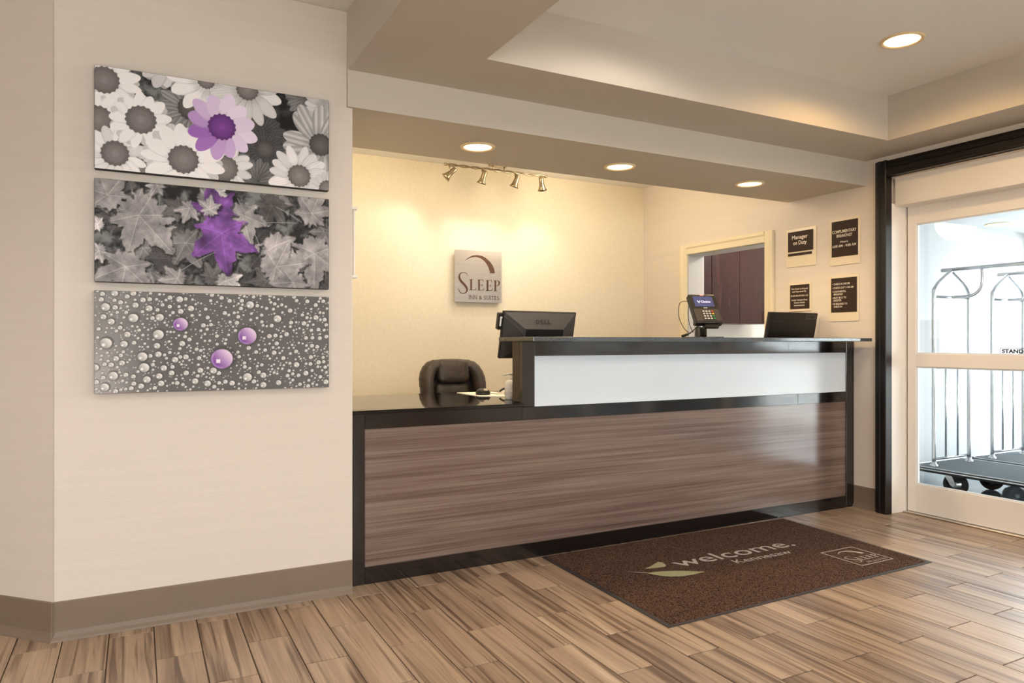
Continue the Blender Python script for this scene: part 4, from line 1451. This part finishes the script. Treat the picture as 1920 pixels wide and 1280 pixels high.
MB().tube(smooth([(1.915, 3.955, 0.850), (1.975, 3.97, 0.842), (2.06, 3.98, 0.8415), (2.2, 3.98, 0.840), (2.4, 3.97, 0.839)]), 0.002, 6).build('cord', M_RUBBER, ms)
tl = thing('gadget', 'small white desk stapler with a black top arm right of the mouse', 'gadget', (2.04, 3.95, 0.8365))  # unidentified small object, shaped as a white wedge with a black arm
MB().prism([(1.985, 0.8375), (2.10, 0.8375), (2.10, 0.866), (2.04, 0.868), (2.005, 0.858)], 'y', 3.93, 3.97, bev=0.003).build('body', M_WHITEPLASTIC, tl)
MB().tube(smooth([(1.982, 3.95, 0.858), (2.005, 3.95, 0.872), (2.045, 3.95, 0.877), (2.10, 3.95, 0.876)]), 0.006, 8).build('top_arm', M_BLACKPLASTIC, tl)
bt = thing('pump_bottle', 'white pump bottle half hidden behind the end of the raised counter', 'bottle', (1.885, 3.62, 0.8365))
MB().lathe([(0, 0.0006), (0.030, 0.0006), (0.033, 0.006), (0.033, 0.085), (0.026, 0.105), (0.013, 0.112), (0, 0.112)], (1.885, 3.62, 0.8365), n=20).build('body', M_WHITEPLASTIC, bt)
MB().lathe([(0.014, 0.110), (0.014, 0.128), (0.005, 0.130), (0.005, 0.142), (0, 0.142)], (1.885, 3.62, 0.8365), n=14).build('collar', M_WHITEPLASTIC, bt)
MB().tube([(1.895, 3.62, 0.980), (1.875, 3.62, 0.981), (1.835, 3.62, 0.976)], [0.007, 0.006, 0.0035], 8).build('nozzle', M_WHITEPLASTIC, bt)
lf = MB()
lf.prism([(3.615, 0.8367), (3.635, 0.8367), (3.634, 1.05), (3.625, 1.05)], 'x', 1.925, 1.99)
tag(lf.build('folded_card', M_PAPER), 'tall folded white card standing behind the pump bottle', 'card')
t = bmesh.new()
bmesh.ops.create_icosphere(t, subdivisions=3, radius=1)
rr = random.Random(2)
for v in t.verts:
    k = 1 + rr.uniform(-0.16, 0.14)
    v.co = Vector((v.co.x * 0.026 * k, v.co.y * 0.022 * k, v.co.z * 0.040 * k + 0.0455))
mb = MB(); mb._join(t, Matrix.Translation((1.872, 3.545, 0.8367)))
tag(mb.build('crumpled_tissue', mat('tissue_paper', rgb(232, 216, 216), 0.8, var=((60, 60, 60), 0.05))), 'crumpled pinkish white tissue before the pump bottle', 'tissue')

# white vertical bar on the wall edge by the desk opening
rd = thing('vertical_pull_bar', 'slim white vertical bar with two end brackets on the wall edge by the desk', 'bar', (0.888, 3.335, 1.46))
MB().box(0.899, 3.325, 1.470, 0.909, 3.345, 1.792, bev=0.003).build('bar', M_WHITEPLASTIC, rd)
for z in (1.464, 1.784):
    MB().box(0.8885, 3.318, z, 0.918, 3.352, z + 0.014, bev=0.003).build('bracket', M_WHITEPLASTIC, rd)

# ------------------------------------------------------------------ office chair
CX, CY = 2.098, 5.0
ch = thing('office_chair', 'dark brown padded leather office chair behind the low countertop', 'chair', (CX, CY - 0.2, 0))


def cushion(x0, y0, z0, x1, y1, z1, r, tilt=0.0, piv=None):
    t = bmesh.new()
    bmesh.ops.create_cube(t, size=1)
    bmesh.ops.subdivide_edges(t, edges=t.edges[:], cuts=7, use_grid_fill=True)
    for v in t.verts:
        p = v.co * 2
        n_ = 5.0
        k = (abs(p.x) ** n_ + abs(p.y) ** n_ + abs(p.z) ** n_) ** (1 / n_)
        m_ = max(abs(p.x), abs(p.y), abs(p.z))
        p = p * (m_ / k)
        v.co = Vector(((x0 + x1) / 2 + p.x * (x1 - x0) / 2, (y0 + y1) / 2 + p.y * (y1 - y0) / 2, (z0 + z1) / 2 + p.z * (z1 - z0) / 2))
    for f in t.faces:
        f.smooth = True
    mb_ = MB()
    mb_._join(t)
    return mb_


def lean(z):
    return 0.16 * (z - 0.5)


def shear(mb_):
    for v in mb_.bm.verts:
        v.co.y += lean(v.co.z)
    return mb_


by = CY - 0.09
shear(cushion(CX - 0.130, by - 0.060, 0.855, CX + 0.130, by + 0.075, 1.035, 0)).build('headrest_pad', M_LEATHER, ch)
shear(cushion(CX - 0.14, by - 0.015, 0.56, CX + 0.14, by + 0.08, 0.87, 0)).build('lumbar_pad', M_LEATHER, ch)
for s in (-1, 1):
    path = smooth([(CX + s * 0.10, by + 0.02, 0.990), (CX + s * 0.165, by + 0.01, 0.968), (CX + s * 0.205, by, 0.90), (CX + s * 0.212, by - 0.01, 0.80), (CX + s * 0.205, by - 0.01, 0.68), (CX + s * 0.185, by, 0.56)], 8)
    n_ = len(path)
    ra = [0.040 + 0.014 * math.sin(PI * min(1, i / n_ * 1.4)) + 0.0016 * math.sin(i * 1.9) for i in range(n_)]
    rb = [0.062 + 0.012 * math.sin(PI * min(1, i / n_ * 1.2)) for i in range(n_)]
    shear(MB().tube(path, ra, 18, r2=rb, up=(0, 1, 0))).build('side_bolster', M_LEATHER, ch)
shear(cushion(CX - 0.235, by + 0.045, 0.55, CX + 0.235, by + 0.095, 0.985, 0)).build('back_shell', M_LEATHER, ch)
cushion(CX - 0.25, CY - 0.56, 0.43, CX + 0.25, CY - 0.03, 0.54, 0).build('seat', M_LEATHER, ch)
for s in (-1, 1):
    MB().tube(smooth([(CX + s * 0.25, CY - 0.10, 0.47), (CX + s * 0.31, CY - 0.08, 0.56), (CX + s * 0.31, CY - 0.10, 0.67), (CX + s * 0.30, CY - 0.30, 0.685), (CX + s * 0.30, CY - 0.42, 0.66), (CX + s * 0.25, CY - 0.44, 0.48)], 6), 0.022, 10).build('armrest', M_BLACKPLASTIC, ch)
MB().lathe([(0, 0.10), (0.03, 0.10), (0.03, 0.30), (0.022, 0.30), (0.022, 0.42), (0.09, 0.425), (0.09, 0.445), (0, 0.445)], (CX, CY - 0.29, 0), n=16).build('gas_column', M_BLACKPLASTIC, ch)
for k in range(5):
    a = 2 * PI * k / 5 + 0.3
    e = V(CX + 0.29 * math.cos(a), CY - 0.29 + 0.29 * math.sin(a), 0.075)
    lg = MB().tube([(CX, CY - 0.29, 0.12), (CX + 0.15 * math.cos(a), CY - 0.29 + 0.15 * math.sin(a), 0.105), e], [0.026, 0.022, 0.016], 8).build('star_leg', M_BLACKPLASTIC, ch)
    MB().lathe([(0, -0.02), (0.024, -0.02), (0.028, -0.012), (0.028, 0.012), (0.024, 0.02), (0, 0.02)], (e.x, e.y, 0.0285), (-math.sin(a), math.cos(a), 0), 14).build('caster', M_BLACKPLASTIC, lg)

# ------------------------------------------------------------------ cabinets of the back office
def cabinet(label, x0, doors):
    x1 = doors[-1][1]
    t = thing('wall_cabinet', label, 'cabinet', ((x0 + x1) / 2, 5.95, 1.35), 'dark wall cabinets in the back office')
    MB().box(x0, 5.622, 1.352, x1, 5.948, 2.30, bev=0.001).build('carcass', M_CABINET, t)
    for (a, b, hx) in doors:
        dr_ = MB().box(a + 0.002, 5.60, 1.354, b - 0.002, 5.620, 2.30, bev=0.0015).build('door', M_CABINET, t)
        MB().tube(smooth([(hx, 5.600, 1.375), (hx, 5.575, 1.385), (hx, 5.572, 1.43), (hx, 5.575, 1.475), (hx, 5.600, 1.485)], 4), 0.006, 8).build('handle', M_RUBBER, dr_)


cabinet('dark cherry wall cabinet with two doors seen through the service window', 5.27, [(5.27, 5.655, 5.30), (5.657, 6.06, 6.02)])
cabinet('narrow dark cherry wall cabinet at the left of the service window', 4.86, [(4.86, 5.266, 4.90)])
bc = thing('base_counter', 'white counter unit below the dark wall cabinets in the back office', 'counter', (5.7, 5.6, 0))
MB().box(4.72, 5.36, 0.0, 6.9, 5.945, 0.95, bev=0.002).build('cabinet_body', M_OFFWHITE, bc)
MB().box(4.70, 5.32, 0.952, 6.92, 5.948, 0.99, bev=0.004).build('counter_top', M_OFFWHITE, bc)


# ------------------------------------------------------------------ luggage carts in the vestibule
def make_cart(cx, label):
    t = thing('luggage_cart', label, 'luggage cart', (cx, 2.95, 0), 'chrome luggage carts in the vestibule')
    hw, ya, yb = 0.355, 2.28, 3.54
    # carpeted deck with rounded corners
    rc = 0.09
    pl = []
    for (px, py, a0) in ((cx + hw - rc, ya + rc, -90), (cx + hw - rc, yb - rc, 0), (cx - hw + rc, yb - rc, 90), (cx - hw + rc, ya + rc, 180)):
        for k in range(6):
            a = math.radians(a0 + k * 18)
            pl.append((px + rc * math.cos(a), py + rc * math.sin(a)))
    MB().prism(pl, 'z', 0.175, 0.200).build('deck', M_DECK, t)
    MB().tube([(p[0], p[1], 0.180) for p in pl], 0.015, 10, closed=True).build('bumper', M_RUBBER, t)
    MB().tube([(cx + (p[0] - cx) * 1.036, 2.91 + (p[1] - 2.91) * 1.02, 0.186) for p in pl], 0.0055, 8, closed=True).build('bumper_strip', M_CHROME, t)
    MB().tube([(cx + (p[0] - cx) * 0.985, 2.91 + (p[1] - 2.91) * 0.985, 0.200) for p in pl], 0.005, 6, closed=True).build('edge_trim', M_CHROME, t)
    lx = 0.232
    for y in (3.41, 2.41):
        hp = smooth([(cx - lx, y, 0.2), (cx - lx, y, 0.8), (cx - lx, y, 1.50), (cx - lx + 0.012, y, 1.57), (cx - lx + 0.06, y, 1.625), (cx - 0.03, y, 1.712), (cx, y, 1.728), (cx + 0.03, y, 1.712), (cx + lx - 0.06, y, 1.625), (cx + lx - 0.012, y, 1.57), (cx + lx, y, 1.50), (cx + lx, y, 0.8), (cx + lx, y, 0.2)], 6)
        MB().tube(hp, 0.0145, 12).build('end_hoop', M_CHROME, t)
        for z in (0.252, 1.055, 1.516):
            MB().tube([(cx - lx, y, z), (cx + lx, y, z)], 0.010, 10).build('cross_bar', M_CHROME, t)
        for k in (-1, 1):
            MB().tube([(cx + k * 0.078, y, 0.252), (cx + k * 0.078, y, 1.055)], 0.0075, 8).build('upright_bar', M_CHROME, t)
        for s in (-1, 1):
            MB().lathe([(0.03, 0), (0.03, 0.008), (0.018, 0.016), (0.018, 0.03), (0, 0.03)], (cx + s * lx, y, 0.2), n=14).build('foot_collar', M_CHROME, t)
        s = 1 if y < 3 else -1
        MB().tube(smooth([(cx, y + s * 0.23, 1.728), (cx, y + s * 0.23, 1.62), (cx, y + s * 0.21, 1.56), (cx, y + s * 0.15, 1.522), (cx, y + s * 0.06, 1.516), (cx, y, 1.516)], 6), 0.012, 10).build('hanger_hook', M_CHROME, t)
    MB().tube([(cx, 2.33, 1.735), (cx, 3.49, 1.735)], 0.015, 12).build('hanging_rail', M_CHROME, t)
    MB().box(cx - 0.018, 2.62, 1.716, cx + 0.018, 2.72, 1.753, bev=0.003).build('rail_clamp', M_GREYPLASTIC, t)
    for y in (2.50, 3.27):
        for s in (-1, 1):
            x = cx + s * 0.235
            wh = MB().lathe([(0.0, -0.022), (0.030, -0.022), (0.034, -0.014), (0.060, -0.014), (0.062, -0.026), (0.074, -0.028), (0.085, -0.014), (0.085, 0.014), (0.074, 0.028), (0.062, 0.026), (0.060, 0.014), (0.034, 0.014), (0.030, 0.022), (0, 0.022)], (x, y - 0.03, 0.0855), (1, 0.15, 0), 24).build('caster_wheel', M_RUBBER, t)
            MB().lathe([(0.0, -0.024), (0.034, -0.024), (0.036, -0.015), (0.060, -0.0155), (0.060, -0.012)], (x, y - 0.03, 0.0855), (1, 0.15, 0), 20).build('hub', M_CHROME, wh)
            fk = MB()
            for q_ in (-1, 1):
                fk.prism([(y + 0.045, 0.165), (y - 0.015, 0.165), (y - 0.052, 0.090), (y - 0.036, 0.070), (y - 0.012, 0.078)], 'x', x + q_ * 0.036 - 0.003, x + q_ * 0.036 + 0.003)
            fk.box(x - 0.04, y - 0.02, 0.165, x + 0.04, y + 0.05, 0.175)
            fk.build('caster_fork', M_CHROME, t)
    return t


cart = make_cart(5.722, 'chrome luggage cart with grey carpeted deck, nearest the glass door')
c2 = copy_tree(cart)
c2.location.x += 0.79
c2['label'] = 'chrome luggage cart standing behind the nearer one in the vestibule'
